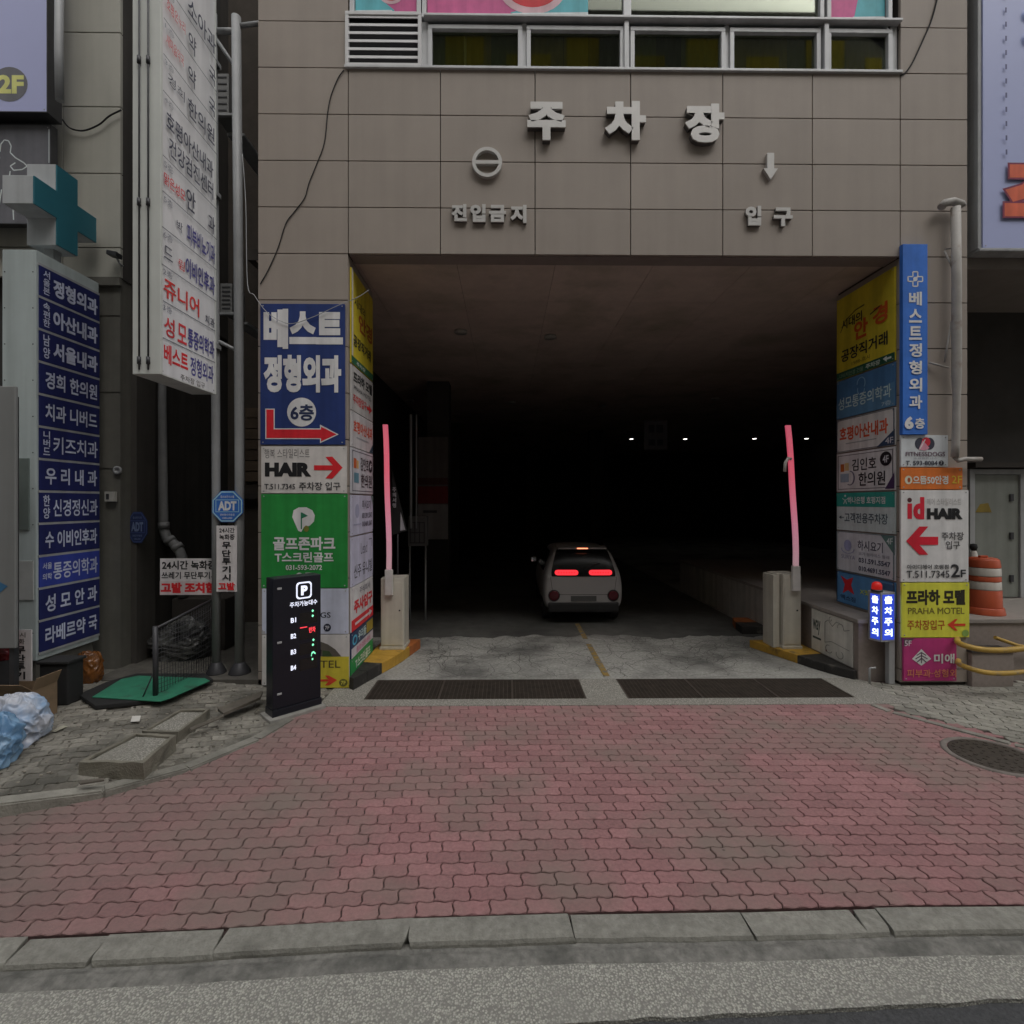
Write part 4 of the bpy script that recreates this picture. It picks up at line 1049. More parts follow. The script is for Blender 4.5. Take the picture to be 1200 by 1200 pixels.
island('painted_kerb', 'short worn orange kerb along the terrace wall deeper in the garage', [(XW, 9.6, 0), (XW, 10.0, 0), (XW, 10.4, 0)], [(4.45, 9.6, 0), (4.5, 10.0, 0), (4.62, 10.4, 0)], [black_paint, orange], 0.14)

# barrier gates
cream = pm('cream_cabinet_paint', (0.60, 0.57, 0.485), 0.5, 0, 0.1, 4, 0.03, 40, streak=0.22)
def arm_mat():
    m = bpy.data.materials.new('lit_rose_arm'); m.use_nodes = True
    nt = m.node_tree; b = nt.nodes['Principled BSDF']
    tc = nt.nodes.new('ShaderNodeNewGeometry'); sp = nt.nodes.new('ShaderNodeSeparateXYZ'); nt.links.new(tc.outputs['Position'], sp.inputs[0])
    cr_ = nt.nodes.new('ShaderNodeValToRGB'); mr = nt.nodes.new('ShaderNodeMapRange'); mr.inputs['From Min'].default_value = 1.2; mr.inputs['From Max'].default_value = 3.75
    nt.links.new(sp.outputs['Z'], mr.inputs['Value']); nt.links.new(mr.outputs[0], cr_.inputs[0])
    e = cr_.color_ramp.elements
    e[0].position = 0.12; e[0].color = (0.34, 0.22, 0.25, 1); e[1].position = 1.0; e[1].color = (0.55, 0.085, 0.14, 1)
    x = e.new(0.35); x.color = (0.46, 0.17, 0.25, 1); x = e.new(0.7); x.color = (0.62, 0.075, 0.13, 1)
    nt.links.new(cr_.outputs[0], b.inputs['Emission Color']); b.inputs['Emission Strength'].default_value = 0.62
    b.inputs['Base Color'].default_value = (0.45, 0.2, 0.22, 1); b.inputs['Roughness'].default_value = 0.35
    return m
arm = arm_mat()
def barrier(lab, cx, cy, zb, lean, tall, armx, w=0.36, d=0.40, h=1.17):
    t = thing('barrier_gate', lab, 'barrier gate', (cx, cy, zb), 'parking barrier gates')
    m = MB().m(cream)
    m.box((cx - w / 2, cy, zb + 0.04), (cx + w / 2, cy + d, zb + h), 0.012)
    m.build('cabinet', t)
    m = MB().m(cream); m.box((cx - w / 2 - 0.015, cy - 0.015, zb), (cx + w / 2 + 0.015, cy + d + 0.015, zb + 0.045), 0.006); m.build('base', t)
    m = MB().m(cream)
    m.box((cx - w / 2 + 0.02, cy - 0.010, zb + 0.07), (cx + w / 2 - 0.02, cy - 0.0005, zb + h - 0.06), 0.004); o = m.build('door', t)
    m = MB().m(steel_dark); m.lathe((cx + w / 2 - 0.07, cy - 0.010, zb + 0.62), [(0.014, 0), (0.014, 0.008)], 12, (0, -1, 0)); m.build('lock', o)
    m = MB().m(pm('white_arm_sleeve', (0.62, 0.60, 0.57), 0.45))
    m.box((armx - 0.06, cy - 0.075, zb + h - 0.26), (armx + 0.06, cy - 0.012, zb + h + 0.14), 0.008); m.build('arm_clamp', t)
    m = MB().m(arm)
    pts = [Vector((armx + lean * (k / 10) ** 1.6 * 1.0 + 0.006 * math.sin(k * 0.9), cy - 0.045, zb + h + 0.145 + tall * k / 10)) for k in range(11)]
    n = len(pts)
    for p, q in zip(pts, pts[1:]):
        m.prism([(p.x - 0.037, cy - 0.065, p.z), (p.x + 0.037, cy - 0.065, p.z), (q.x + 0.037, cy - 0.065, q.z - 0.001), (q.x - 0.037, cy - 0.065, q.z - 0.001)], (0, 0.045, 0))
    m.build('lit_arm', t)
    return t
barrier('cream barrier gate with raised rose-lit arm beside the inner face by the counter', -1.80, 8.13, 0.16, -0.06, 2.28, -1.845, 0.37, 0.40, 1.13)
t = barrier('cream barrier gate with leaning rose-lit arm beside the low terrace wall', 4.612, 8.20, 0.13, -0.13, 2.25, 4.644, 0.29, 0.42, 1.20)
m = MB().m(cream); m.box((4.335, 8.26, 0.131), (4.392, 8.6, 1.31), 0.01); m.box((4.398, 8.28, 0.131), (4.452, 8.6, 1.325), 0.01); m.build('side_column', t)
m = MB().m(pm('white_arm_sleeve', (0.62, 0.60, 0.57)))
m.tube([(4.555, 8.13, 3.18), (4.51, 8.13, 3.20), (4.46, 8.13, 3.12), (4.45, 8.13, 2.98)], 0.025, 8); m.build('arm_hook', t)

# the parking counter: a thin black box standing at an angle
A, B = onZ(319.5, 843, 0.02), onZ(376, 826.5, 0.02)
U = Vector((B.x - A.x, B.y - A.y, 0)); N_out = Vector((U.y, -U.x, 0)).normalized()
H = 1.60
t = thing('parking_counter', 'black free-standing parking counter box with a lit P and floor numbers', 'parking counter', (A + B) / 2 - N_out * 0.1)
m = MB().m(black_metal); m.obox(A + Vector((0, 0, 0.1)) - N_out * 0.2, U, N_out * 0.2, (0, 0, H - 0.1), 0.008); m.build('housing', t)
m = MB().m(black_metal); m.obox(A - U * 0.012 - N_out * 0.212, U * 1.024, N_out * 0.224, (0, 0, 0.098), 0.006); m.build('plinth', t)
m = MB().m(conc); m.obox(A - U * 0.1 - N_out * 0.25 - Vector((0, 0, 0.08)), U * 1.15, N_out * 0.33, (0, 0, 0.099), 0.012)
tag(m.build('concrete_footing'), 'rough concrete pad under the black parking counter', 'footing')
m = MB().m(steel)
for zz in (1.48, 0.86, 0.27):
    p = A + U * 0.13 + Vector((0, 0, zz)); m.obox(p - U * 0.045 - Vector((0, 0, 0.012)) + N_out * 0.0005, U * 0.09, N_out * 0.008, (0, 0, 0.024), 0.003)
m.build('latch', t)
glow = em('lit_white_sign', (0.80, 0.84, 1.0), 0.75)
gled = em('led_green', (0.25, 0.95, 0.55), 0.9); rled = em('led_red', (1.0, 0.06, 0.08), 0.9)
def kat(x, y, k=0): return A + U * (x / 100) + Vector((0, 0, H * (1 - y / 100))) + N_out * (0.0015 + 0.0008 * k)
def kt(mb, s, x0, y0, x1, y1, mat, off=0.03, k=0):
    mb.m(mat); vs, fs = glyphs(s, off)
    vv = [mb.bm.verts.new(kat(x0 + (x1 - x0) * u, y0 + (y1 - y0) * v, k + 0.5 * w)) for u, v, w in vs]
    for f in fs: mb.bm.faces.new([vv[i] for i in f]).material_index = mb.mi
m = MB()
def rr(x0, y0, x1, y1, r, ky):
    o = []
    for cx, cy, a in ((x1 - r, y0 + r * ky, -90), (x1 - r, y1 - r * ky, 0), (x0 + r, y1 - r * ky, 90), (x0 + r, y0 + r * ky, 180)):
        o += [(cx + r * math.cos(R(a + i * 18)), cy + r * ky * math.sin(R(a + i * 18))) for i in range(6)]
    return o
ky = U.length / H
m.m(glow); m.face([kat(x, y) for x, y in rr(47, 4.5, 80, 17.0, 7, ky)])
m.m(black_metal); m.face([kat(x, y, 1) for x, y in rr(50, 5.6, 77, 15.9, 6, ky)])
kt(m, 'P', 57, 7.2, 71, 14.4, glow, 0.06, 2)
kt(m, '주차가능대수', 34, 18.5, 92, 22.4, glow, 0.02)
for i, s in enumerate(('B1', 'B2', 'B3', 'B4')):
    kt(m, s, 36, 30 + 11.6 * i, 47, 33.6 + 11.6 * i, glow, 0.03)
m.build('lettering', t)
m = MB()
m.m(pm('display_window', (0.012, 0.014, 0.013), 0.25))
for i in range(4): m.face([kat(x, y) for x, y in rect(54, 27.5 + 11.4 * i, 92, 36 + 11.4 * i)])
m.build('display', t)
m = MB()
for x, y in ((82, 27.0), (82, 30.8), (83.5, 49), (82.5, 52.6)): m.m(gled); m.face([kat(x + a, y + b, 1) for a, b in ((0, -1.1), (2.6, 0), (0, 1.1), (-2.6, 0))])
for q in stroke([(79, 61), (80, 58.6), (84, 58.2), (88, 59.6)], 1.3): m.m(gled); m.face([kat(x, y, 1) for x, y in q])
m.m(gled); m.face([kat(x, y, 1) for x, y in rect(80, 62.6, 83, 64)])
kt(m, '만차', 74, 39.0, 88, 43.2, rled, 0.03, 1)
m.m(rled); m.face([kat(x, y, 1) for x, y in rect(55, 38.0, 70, 38.7)])
m.build('led_digits', t)

# blue exit warning lamp on its post
p = onZ(1035, 797, 0.0); px_, py_ = p.x, 6.93
t = thing('exit_warning_light', 'lit blue exit warning box with a red beacon on a grey post', 'warning light', (px_, py_, 0))
m = MB().m(steel); m.box((px_ - 0.04, py_ + 0.02, 0), (px_ + 0.04, py_ + 0.10, 0.62), 0.006); m.build('post', t)
zl, zh = EYE - (752 - 588) * 7 / 600, EYE - (694 - 588) * 7 / 600
c0 = onY(1032.5, 720, py_ - 0.02)
Lw, Rw = onY(1019, 720, py_ + 0.12), onY(1049, 720, py_ + 0.015)
E0, E1, E2 = Vector((c0.x, py_ - 0.02, zl)), Vector((Lw.x, py_ + 0.12, zl)), Vector((Rw.x, py_ + 0.015, zl))
m = MB().m(steel); m.prism([E0, E1, E1 + Vector((0.02, 0.06, 0)), E2 + Vector((0.0, 0.16, 0)), E2], (0, 0, zh - zl), 0.004); m.build('housing', t)
blue = em('lit_blue_panel', (0.03, 0.07, 0.62), 0.62); wtx = em('lit_white_led', (0.75, 0.86, 1.0), 1.7)
m = MB(); m2 = MB()
for a, b in ((E1, E0), (E0, E2)):
    d = b - a; nn = Vector((d.y, -d.x, 0)).normalized() * 0.004
    m.m(blue); z0, z1 = Vector((0, 0, 0.03)), Vector((0, 0, zh - zl - 0.03))
    m.face([a + d * 0.08 + z0 + nn, a + d * 0.92 + z0 + nn, a + d * 0.92 + z1 + nn, a + d * 0.08 + z1 + nn])
    for i, ch in enumerate('출차주의'):
        m2.m(wtx); vs, fs = glyphs(ch, 0.035)
        top = zh - zl - 0.05 - i * (zh - zl - 0.08) / 4; hh = (zh - zl) / 4 * 0.62
        vv = [m2.bm.verts.new(a + d * (0.22 + 0.56 * u) + Vector((0, 0, top - hh * v)) + nn * (1.4 + 0.1 * w)) for u, v, w in vs]
        for f in fs: m2.bm.faces.new([vv[q] for q in f])
m.build('lit_panel', t); m2.build('lettering', t)
m = MB().m(em('beacon_red', (0.9, 0.03, 0.02), 0.22, (0.4, 0.01, 0.01)))
bc = Vector((c0.x + 0.0, py_ + 0.06, zh))
m.lathe(bc, [(0.062, 0.03), (0.062, 0.085), (0.053, 0.115), (0.028, 0.135), (0.0, 0.138)], 20); m.build('beacon', t)
m = MB().m(steel_dark); m.lathe(bc, [(0.068, 0.0), (0.070, 0.032), (0.056, 0.032)], 20); m.build('beacon_base', t)
q = [onY(px, py, 6.98) for px, py in ((1019, 799), (1019, 782), (1031, 781))]
m = MB().m(steel); m.tube([(q[0].x, 6.98, 0.0), (q[1].x, 6.98, 0.2), (q[1].x + 0.015, 6.98, 0.215), (q[2].x - 0.06, 6.98, 0.217)], 0.014, 8)
tag(m.build('conduit_pipe'), 'thin pale conduit bent over at the foot of the lit warning post', 'pipe')

# the white board on the terrace wall
z0, z1 = 0.785, 0.14
Xb = XT - 0.016
ya, yb_ = 7.22, 8.2
signboard('painted_board', 'white board with way lettering and doodled outlines on the terrace wall', 'sign', (Xb, yb_ + 0.0, z0), (0, ya - yb_, 0), (0, 0, z1 - z0), (-1, 0, 0), (0, 0, 100, 100), 0.012,
    pm('white_board_paint', (0.80, 0.79, 0.72), 0.5, 0, 0.1, 5, streak=0.25), [('t', 'way', 4, 24, 24, 60, (54, 62, 58), 0.02), ('p', rect(4, 66, 26, 71), (54, 62, 58)),
     ('s', [(36, 70), (36, 22), (44, 14), (54, 26), (64, 12), (78, 14), (82, 26), (94, 20)], (100, 100, 94), 1.3), ('s', [(36, 70), (52, 62), (94, 66)], (100, 100, 94), 1.3),
     ('s', ring_pts(46, 82, 8, 9, 12, 20, 280), (86, 86, 82), 1.2), ('s', ring_pts(72, 84, 8, 9, 12, -60, 200), (86, 86, 82), 1.2), ('s', ring_pts(50, 10, 3, 5, 10, 0, 300), (86, 86, 82), 1.0), ('s', ring_pts(74, 22, 7, 8, 10, 160, 380), (110, 110, 104), 1.0),
     ('p', ring_pts(40, 88, 1.5, 3), (90, 60, 50))])

# -------- the car waiting in the dark
CX, CY = 1.57, 10.35
car = thing('hatchback_car', 'small white hatchback car seen from behind with red tail lights lit', 'car', (CX, CY + 1.8, 0))
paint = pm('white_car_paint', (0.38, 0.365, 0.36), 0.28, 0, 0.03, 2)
cglass = pm('car_glass', (0.008, 0.009, 0.01), 0.22, spec=0.25)
plastic = pm('black_car_plastic', (0.02, 0.02, 0.021), 0.55)
LEN, W2 = 3.6, 0.80
def ringpts(y, zb, w, zs, wb, zbelt, wr, zr):
    """half section from the underside to the roof centre"""
    return [(0, zb), (w * 0.82, zb), (w * 0.97, zb + 0.07), (w, zs), (w * 0.995, (zs + zbelt) / 2), (wb, zbelt), ((wb + wr) / 2 + 0.01, (zbelt + zr) / 2 - 0.02), (wr, zr - 0.09), (wr * 0.90, zr - 0.025), (wr * 0.5, zr), (0, zr + 0.006)]
secs = [  # y, zb, w, zs, wb, zbelt, wr, zr
    (0.00, 0.40, 0.70, 0.62, 0.70, 0.90, 0.66, 0.99), (0.03, 0.33, 0.77, 0.60, 0.745, 0.95, 0.67, 1.06), (0.09, 0.30, 0.805, 0.60, 0.772, 0.98, 0.655, 1.22), (0.20, 0.28, 0.812, 0.60, 0.785, 1.00, 0.63, 1.42), (0.29, 0.27, 0.812, 0.60, 0.79, 1.01, 0.605, 1.52), (0.42, 0.27, 0.812, 0.60, 0.79, 1.01, 0.60, 1.555),
    (0.70, 0.26, 0.812, 0.58, 0.79, 1.01, 0.60, 1.572), (1.5, 0.25, 0.812, 0.56, 0.79, 0.99, 0.60, 1.575), (2.2, 0.25, 0.81, 0.56, 0.785, 0.97, 0.58, 1.51), (2.75, 0.25, 0.805, 0.58, 0.775, 0.96, 0.66, 1.05), (3.2, 0.27, 0.79, 0.58, 0.75, 0.90, 0.64, 0.99), (3.5, 0.30, 0.74, 0.58, 0.70, 0.82, 0.58, 0.88), (3.6, 0.36, 0.66, 0.56, 0.62, 0.72, 0.5, 0.76)]
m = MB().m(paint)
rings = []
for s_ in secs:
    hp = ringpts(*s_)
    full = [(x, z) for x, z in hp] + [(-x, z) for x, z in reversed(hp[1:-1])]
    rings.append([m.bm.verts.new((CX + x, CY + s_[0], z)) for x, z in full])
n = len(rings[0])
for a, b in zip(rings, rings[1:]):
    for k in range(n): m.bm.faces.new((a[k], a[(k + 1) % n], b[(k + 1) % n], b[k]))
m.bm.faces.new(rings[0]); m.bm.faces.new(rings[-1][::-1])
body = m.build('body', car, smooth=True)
sm = body.modifiers.new('sub', 'SUBSURF'); sm.levels = 2; sm.render_levels = 2
bpy.context.view_layer.update()
_dg = bpy.context.evaluated_depsgraph_get()
_ev = body.evaluated_get(_dg); _off = wloc(body)
def tail(x, z):
    """depth of the tailgate skin at a point seen from behind"""
    ok, hit, nn, ix = _ev.ray_cast(Vector((CX + x, CY - 2, z)) - _off, Vector((0, 1, 0)))
    return (hit + _off).y if ok else CY + 0.3
def skin(x, z, lift): return Vector((CX + x, tail(x, z) - lift, z))
def sheet_on_tail(mb, rows, lift):
    vs = [[mb.bm.verts.new(skin(x, z, lift)) for x in xs] for z, xs in rows]
    for a, b in zip(vs, vs[1:]):
        for k in range(len(a) - 1): mb.bm.faces.new((a[k], a[k + 1], b[k + 1], b[k]))
lin_ = lambda h, n: [-h + 2 * h * i / n for i in range(n + 1)]
m = MB().m(cglass)
sheet_on_tail(m, [(z, lin_(h, 16)) for z, h in ((0.985, 0.635), (1.0, 0.65), (1.06, 0.652), (1.12, 0.642), (1.2, 0.62), (1.28, 0.60), (1.36, 0.575), (1.42, 0.555), (1.46, 0.54), (1.49, 0.52), (1.505, 0.50))], 0.010)
m.build('rear_window', car, smooth=True)
m = MB().m(joint)                       # shut lines of the tailgate
for x0_, z0_, x1_, z1_ in ((-0.67, 0.97, -0.62, 0.62), (0.67, 0.97, 0.62, 0.62), (-0.62, 0.62, 0.62, 0.62)):
    q = [(x0_ + (x1_ - x0_) * i / 10, z0_ + (z1_ - z0_) * i / 10) for i in range(11)]
    up_ = abs(x1_ - x0_) > 0.5
    aa = [m.bm.verts.new(skin(x - (0 if up_ else 0.004), z - (0.004 if up_ else 0), 0.003)) for x, z in q]
    bb = [m.bm.verts.new(skin(x + (0 if up_ else 0.004), z + (0.004 if up_ else 0), 0.003)) for x, z in q]
    for i in range(10): m.bm.faces.new((aa[i], aa[i + 1], bb[i + 1], bb[i]))
m.build('shut_line', car)
tl = em('tail_light_red', (1.0, 0.035, 0.05), 0.95); tl2 = em('tail_light_core', (0.80, 0.008, 0.015), 0.45)
for s_ in (-1, 1):
    zz = 1.065
    m = MB().m(tl)
    xc, hl, hr = s_ * 0.345, 0.235, 0.052
    rows = []
    for i in range(9):
        f = -1 + 2 * i / 8
        hw = hl - hr + hr * math.sqrt(max(0, 1 - f * f)) + 0.002
        rows.append((zz + hr * f, [xc - hw + 2 * hw * j / 12 for j in range(13)]))
    sheet_on_tail(m, rows, 0.022)
    o = m.build('tail_light', car)
    m = MB().m(tl2)
    for k in range(7):
        xx = xc - 0.16 + 0.32 * k / 6
        for dx in (-1, 1):
            vs = [m.bm.verts.new(skin(xx + a_, zz + b_, 0.026)) for a_, b_ in ((-0.014, 0), (0.0, 0.02 * dx), (0.014, 0.0))]
            m.bm.faces.new(vs)
    m.build('lamp_cell', o)
    m = MB().m(pm('bumper_lamp', (0.10, 0.012, 0.02), 0.2))
    yb__ = tail(s_ * 0.60, 0.60) - CY
    m.lathe((CX + s_ * 0.60, CY + yb__ + 0.01, 0.60), [(0.10, -0.01), (0.10, 0.025), (0.085, 0.035), (0.0, 0.035)], 22, (0, -1, 0)); o2 = m.build('bumper_lamp', car)
    m = MB().m(plastic); m.lathe((CX + s_ * 0.60, CY + yb__ + 0.01, 0.60), [(0.118, -0.01), (0.118, 0.02), (0.104, 0.022), (0.101, 0.0)], 22, (0, -1, 0)); m.build('bezel', o2)
    # side windows, mirror
    m = MB().m(cglass)
    q = [(0.45, 1.06), (1.25, 1.06), (1.25, 1.46), (0.52, 1.46)], [(1.32, 1.06), (2.35, 1.03), (1.98, 1.45), (1.32, 1.46)]
    for poly in q:
        m.prism([(CX + s_ * (0.815 - (z - 1.0) * 0.36), CY + y_, z) for y_, z in poly], (s_ * -0.01, 0, 0))
    m.build('side_window', car)
    m = MB().m(paint)
    t_ = bmesh.new(); bmesh.ops.create_uvsphere(t_, u_segments=14, v_segments=9, radius=1)
    for v in t_.verts: v.co = Vector((CX + s_ * 0.89 + v.co.x * 0.085, CY + 2.28 + v.co.y * 0.075, 1.09 + v.co.z * 0.07))
    m.merge(t_); o = m.build('wing_mirror', car, smooth=True)
    m = MB().m(pm('mirror_glass', (0.8, 0.8, 0.8), 0.03, 1.0, 0)); m.box((CX + s_ * 0.89 - 0.06, CY + 2.19, 1.045), (CX + s_ * 0.89 + 0.06, CY + 2.202, 1.135), 0.004); m.build('mirror_glass', o)
    for yy_ in (0.66, 2.95):
        cw = Vector((CX + s_ * 0.70, CY + yy_, 0.30))
        m = MB().m(rubber); m.lathe(cw - Vector((s_ * 0.09, 0, 0)), [(0.2, 0), (0.285, 0.0), (0.30, 0.03), (0.30, 0.15), (0.285, 0.18), (0.2, 0.19)], 28, (s_, 0, 0))
        o = m.build('wheel', car)
        m = MB().m(alu); m.lathe(cw, [(0.205, 0.06), (0.205, 0.098), (0.17, 0.085), (0.05, 0.10), (0.0, 0.10)], 20, (s_, 0, 0)); m.build('rim', o)
m = MB().m(plastic)
m.box((CX - 0.72, CY - 0.02, 0.26), (CX + 0.72, CY + 0.09, 0.465), 0.04); m.build('bumper', car)  # black bumper, made taller to stand for the shade low on the tail
m = MB().m(paint); m.prism([(CX - 0.53, CY + 0.50, 1.552), (CX + 0.53, CY + 0.50, 1.552), (CX + 0.50, CY + 0.17, 1.525), (CX - 0.50, CY + 0.17, 1.525)], (0, 0, 0.028), 0.008); o = m.build('spoiler', car)
m = MB().m(em('brake_light', (1.0, 0.25, 0.12), 2.4)); m.box((CX - 0.11, CY + 0.156, 1.53), (CX + 0.11, CY + 0.168, 1.55)); m.build('brake_light', o)
yp = min(tail(x, 0.52) for x in (-0.26, 0, 0.26)) - CY
m = MB().m(pm('dim_plate', (0.10, 0.10, 0.098), 0.5)); m.box((CX - 0.26, CY + yp - 0.015, 0.49), (CX + 0.26, CY + yp - 0.003, 0.595), 0.003); m.build('number_plate', car)
m = MB().m(plastic); m.tube([skin(0.02, 1.13, 0.018), skin(0.18, 1.20, 0.022), skin(0.34, 1.24, 0.018)], 0.010, 6); m.build('wiper', car)

# things along the garage side wall
for px in (481.5, 488):
    p = onY(px, 600, 10.6)
    tt = MB().m(steel); tt.tube([(p.x, 10.6, 1.95), (p.x, 10.6, 4.3)], 0.028 if px < 485 else 0.016, 8)
    tag(tt.build('wall_conduit'), 'pale upright pipe beside the dark hoarding, ' + ('the thicker of the two' if px < 485 else 'the thinner of the two'), 'pipe', 'pale pipes in the dark garage')
p0, p1 = onY(478, 605, 10.7), onY(500, 640, 10.7)
t = thing('utility_box', 'dim grey wall cabinet with a lattice front in the dark garage', 'cabinet', ((p0.x + p1.x) / 2, 10.8, p1.z))
m = MB().m(pm('grey_cabinet', (0.16, 0.16, 0.165), 0.6)); m.box((p0.x, 10.7, p1.z), (p1.x, 10.95, p0.z), 0.01); m.build('case', t)
m = MB().m(steel_dark)
for k in range(4):
    x = p0.x + 0.05 + (p1.x - p0.x - 0.1) * k / 3; m.box((x - 0.008, 10.688, p1.z + 0.06), (x + 0.008, 10.698, p0.z - 0.12))
for k in range(3):
    z = p1.z + 0.07 + (p0.z - p1.z - 0.2) * k / 2; m.box((p0.x + 0.04, 10.680, z - 0.008), (p1.x - 0.04, 10.687, z + 0.008))
m.build('lattice', t)
m = MB().m(steel); m.tube([(p0.x + 0.02, 10.8, 0), (p0.x + 0.02, 10.8, p1.z)], 0.02, 8); m.tube([(p1.x - 0.04, 10.8, 0), (p1.x - 0.04, 10.8, p1.z)], 0.02, 8); m.build('legs', t)
fsign('hoarding_panel', 'dark hoarding with a deep red band beside the pale pipes in the garage', (490, 512, 525, 632), (70, 66, 64), [('p', rect(490, 570, 525, 590), (90, 26, 28)), ('p', rect(490, 560, 525, 568), (60, 36, 34)), ('p', rect(490, 591, 525, 632), (110, 108, 108)), ('p', rect(496, 598, 512, 601), (60, 60, 64))], Y=14.0)
fsign('hanging_sign', 'dim pale sign hanging over the lane deep in the garage', (755, 493, 782, 527), (110, 110, 114), [('p', rect(760, 498, 767, 507), (70, 72, 80)), ('p', rect(769, 498, 777, 507), (70, 72, 80)), ('p', rect(760, 515, 768, 522), (64, 66, 76)), ('p', rect(770, 515, 777, 522), (64, 66, 76))], Y=21.0)
m = MB().m(steel_dark); p = onY(768, 493, 21.02); m.tube([(p.x, 21.03, p.z), (p.x, 21.03, ZT + 0.03)], 0.02, 8); tag(m.build('hanger_rod'), 'thin rod holding the dim hanging sign in the garage', 'rod')
# black triangular flag board on a pole behind the barrier
Yq = 9.0
t = thing('triangular_sign', 'black triangular warning board on a thin pole behind the barrier by the counter', 'sign', onY(468, 700, Yq) * 1.0)
t.location.z = 0
pts = [onY(px, py, Yq) for px, py in ((460, 553), (477, 622), (456, 628))]
m = MB().m(rubber); m.prism(pts, (0, 0.015, 0)); m.build('board', t)
m = MB().m(ink((130, 130, 134))); m.face([onY(px, py, Yq - 0.004) for px, py in ((469.5, 600), (475, 621), (469, 622))])
for i, ch in enumerate('주의서행'):
    vs, fs = glyphs(ch, 0.03)
    a, b = onY(459.8, 571 + i * 6.2, Yq - 0.004), onY(464.2, 576.4 + i * 6.2, Yq - 0.004)
    vv = [m.bm.verts.new((a.x + (b.x - a.x) * u, Yq - 0.004 - 0.0005 * w, a.z + (b.z - a.z) * v)) for u, v, w in vs]
    for f in fs: m.bm.faces.new([vv[q] for q in f])
m.build('lettering', t)
m = MB().m(steel_dark); p = onY(466, 600, Yq + 0.03); m.tube([(p.x, Yq + 0.03, 0), (p.x, Yq + 0.03, p.z + 0.3)], 0.018, 8); m.build('pole', t)
# ================================================================ THE CLINIC BUILDING AND ITS PYLON, THE ALLEY
beige = pm('beige_tile', (0.45, 0.44, 0.385), 0.5, 0, 0.07, 2, 0.03, 50, island=0.04, streak=0.12)
drab = pm('drab_column', (0.14, 0.135, 0.115), 0.75, 0, 0.14, 4, 0.1, 50, streak=0.2)
YN = 7.35
xa, xb = onY(74, 200, YN).x, onY(141, 200, YN).x
cb = thing('clinic_building', 'beige tiled building beside the dark alley', 'building', ((xa + xb) / 2, YN, 0))
def nz(py, Y=YN, px=110): return onY(px, py, Y).z
m = MB().m(beige)
zs = [nz(325), nz(290), nz(203), nz(125), nz(38)]
for k in range(1, 6): zs.append(nz(38) + 1.03 * k)
for z0, z1 in zip(zs, zs[1:]):
    m.box((xa, YN, z0 + 0.008), (xb, YN + 0.05, z1 - 0.008), 0.004)
    m.box((xa - 0.012 - 2.6, YN, z0 + 0.008), (xa - 0.012, YN + 0.05, z1 - 0.008), 0.004)
m.build('tile_cladding', cb)
m = MB().m(drab)
m.box((onY(80, 400, YN).x, YN + 0.04, 0), (xb - 0.03, YN + 0.5, zs[0])); m.box((onY(80, 400, YN).x - 0.03, YN - 0.02, zs[0] - 0.12), (xb, YN + 0.039, zs[0] + 0.002), 0.006)
for z in (nz(368), nz(458), nz(548)): m.box((onY(81, 400, YN).x, YN + 0.03, z - 0.006), (xb - 0.031, YN + 0.0395, z + 0.006))
m.build('column', cb)
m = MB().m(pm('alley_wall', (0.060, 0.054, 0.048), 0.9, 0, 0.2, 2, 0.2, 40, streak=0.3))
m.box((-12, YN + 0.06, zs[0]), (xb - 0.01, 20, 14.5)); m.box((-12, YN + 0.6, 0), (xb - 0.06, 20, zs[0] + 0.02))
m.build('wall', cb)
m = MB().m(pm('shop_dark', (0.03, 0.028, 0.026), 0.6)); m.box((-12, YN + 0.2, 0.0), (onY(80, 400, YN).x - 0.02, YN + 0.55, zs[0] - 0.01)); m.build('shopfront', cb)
# alley behind the poles
aw = thing('alley_wall', 'dark brown wall with boarded panels closing the alley', 'wall', ((xb + X0) / 2, 10.2, 0))
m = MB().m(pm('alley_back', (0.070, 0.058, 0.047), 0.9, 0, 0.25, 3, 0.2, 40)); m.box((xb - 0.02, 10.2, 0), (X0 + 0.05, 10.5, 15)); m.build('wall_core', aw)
m = MB().m(pm('old_boards', (0.11, 0.078, 0.052), 0.85, 0, 0.3, 5, 0.2, 50, island=0.3))
for k in range(7):
    z = 2.9 + 0.21 * k; m.box((xb + 0.35, 10.15, z), (X0 - 0.25, 10.19, z + 0.19), 0.004)
m.build('boards', aw)
m = MB().m(joint); m.box((xb + 0.2, 10.05, 2.55), (X0 + 0.03, 10.19, 2.66)); m.build('ledge', aw)
sheet('alley_floor', [(xb - 0.05, 6.9), (X0 + 0.05, 6.9), (X0 + 0.05, 10.3), (xb - 0.05, 10.3)], 0.118, pm('alley_concrete', (0.10, 0.093, 0.08), 0.92, 0, 0.35, 5, 0.6, 50), 0.2)
m = MB().m(pm('column_dark', (0.075, 0.068, 0.06), 0.85, 0, 0.15, 3, 0.1, 40, streak=0.2)); m.box((onY(143, 300, 7.6).x, 7.6, 0), (onY(160, 300, 7.6).x, 8.0, 14)); tag(m.build('alley_column'), 'dark square column between the beige tiles and the tall white sign', 'column')

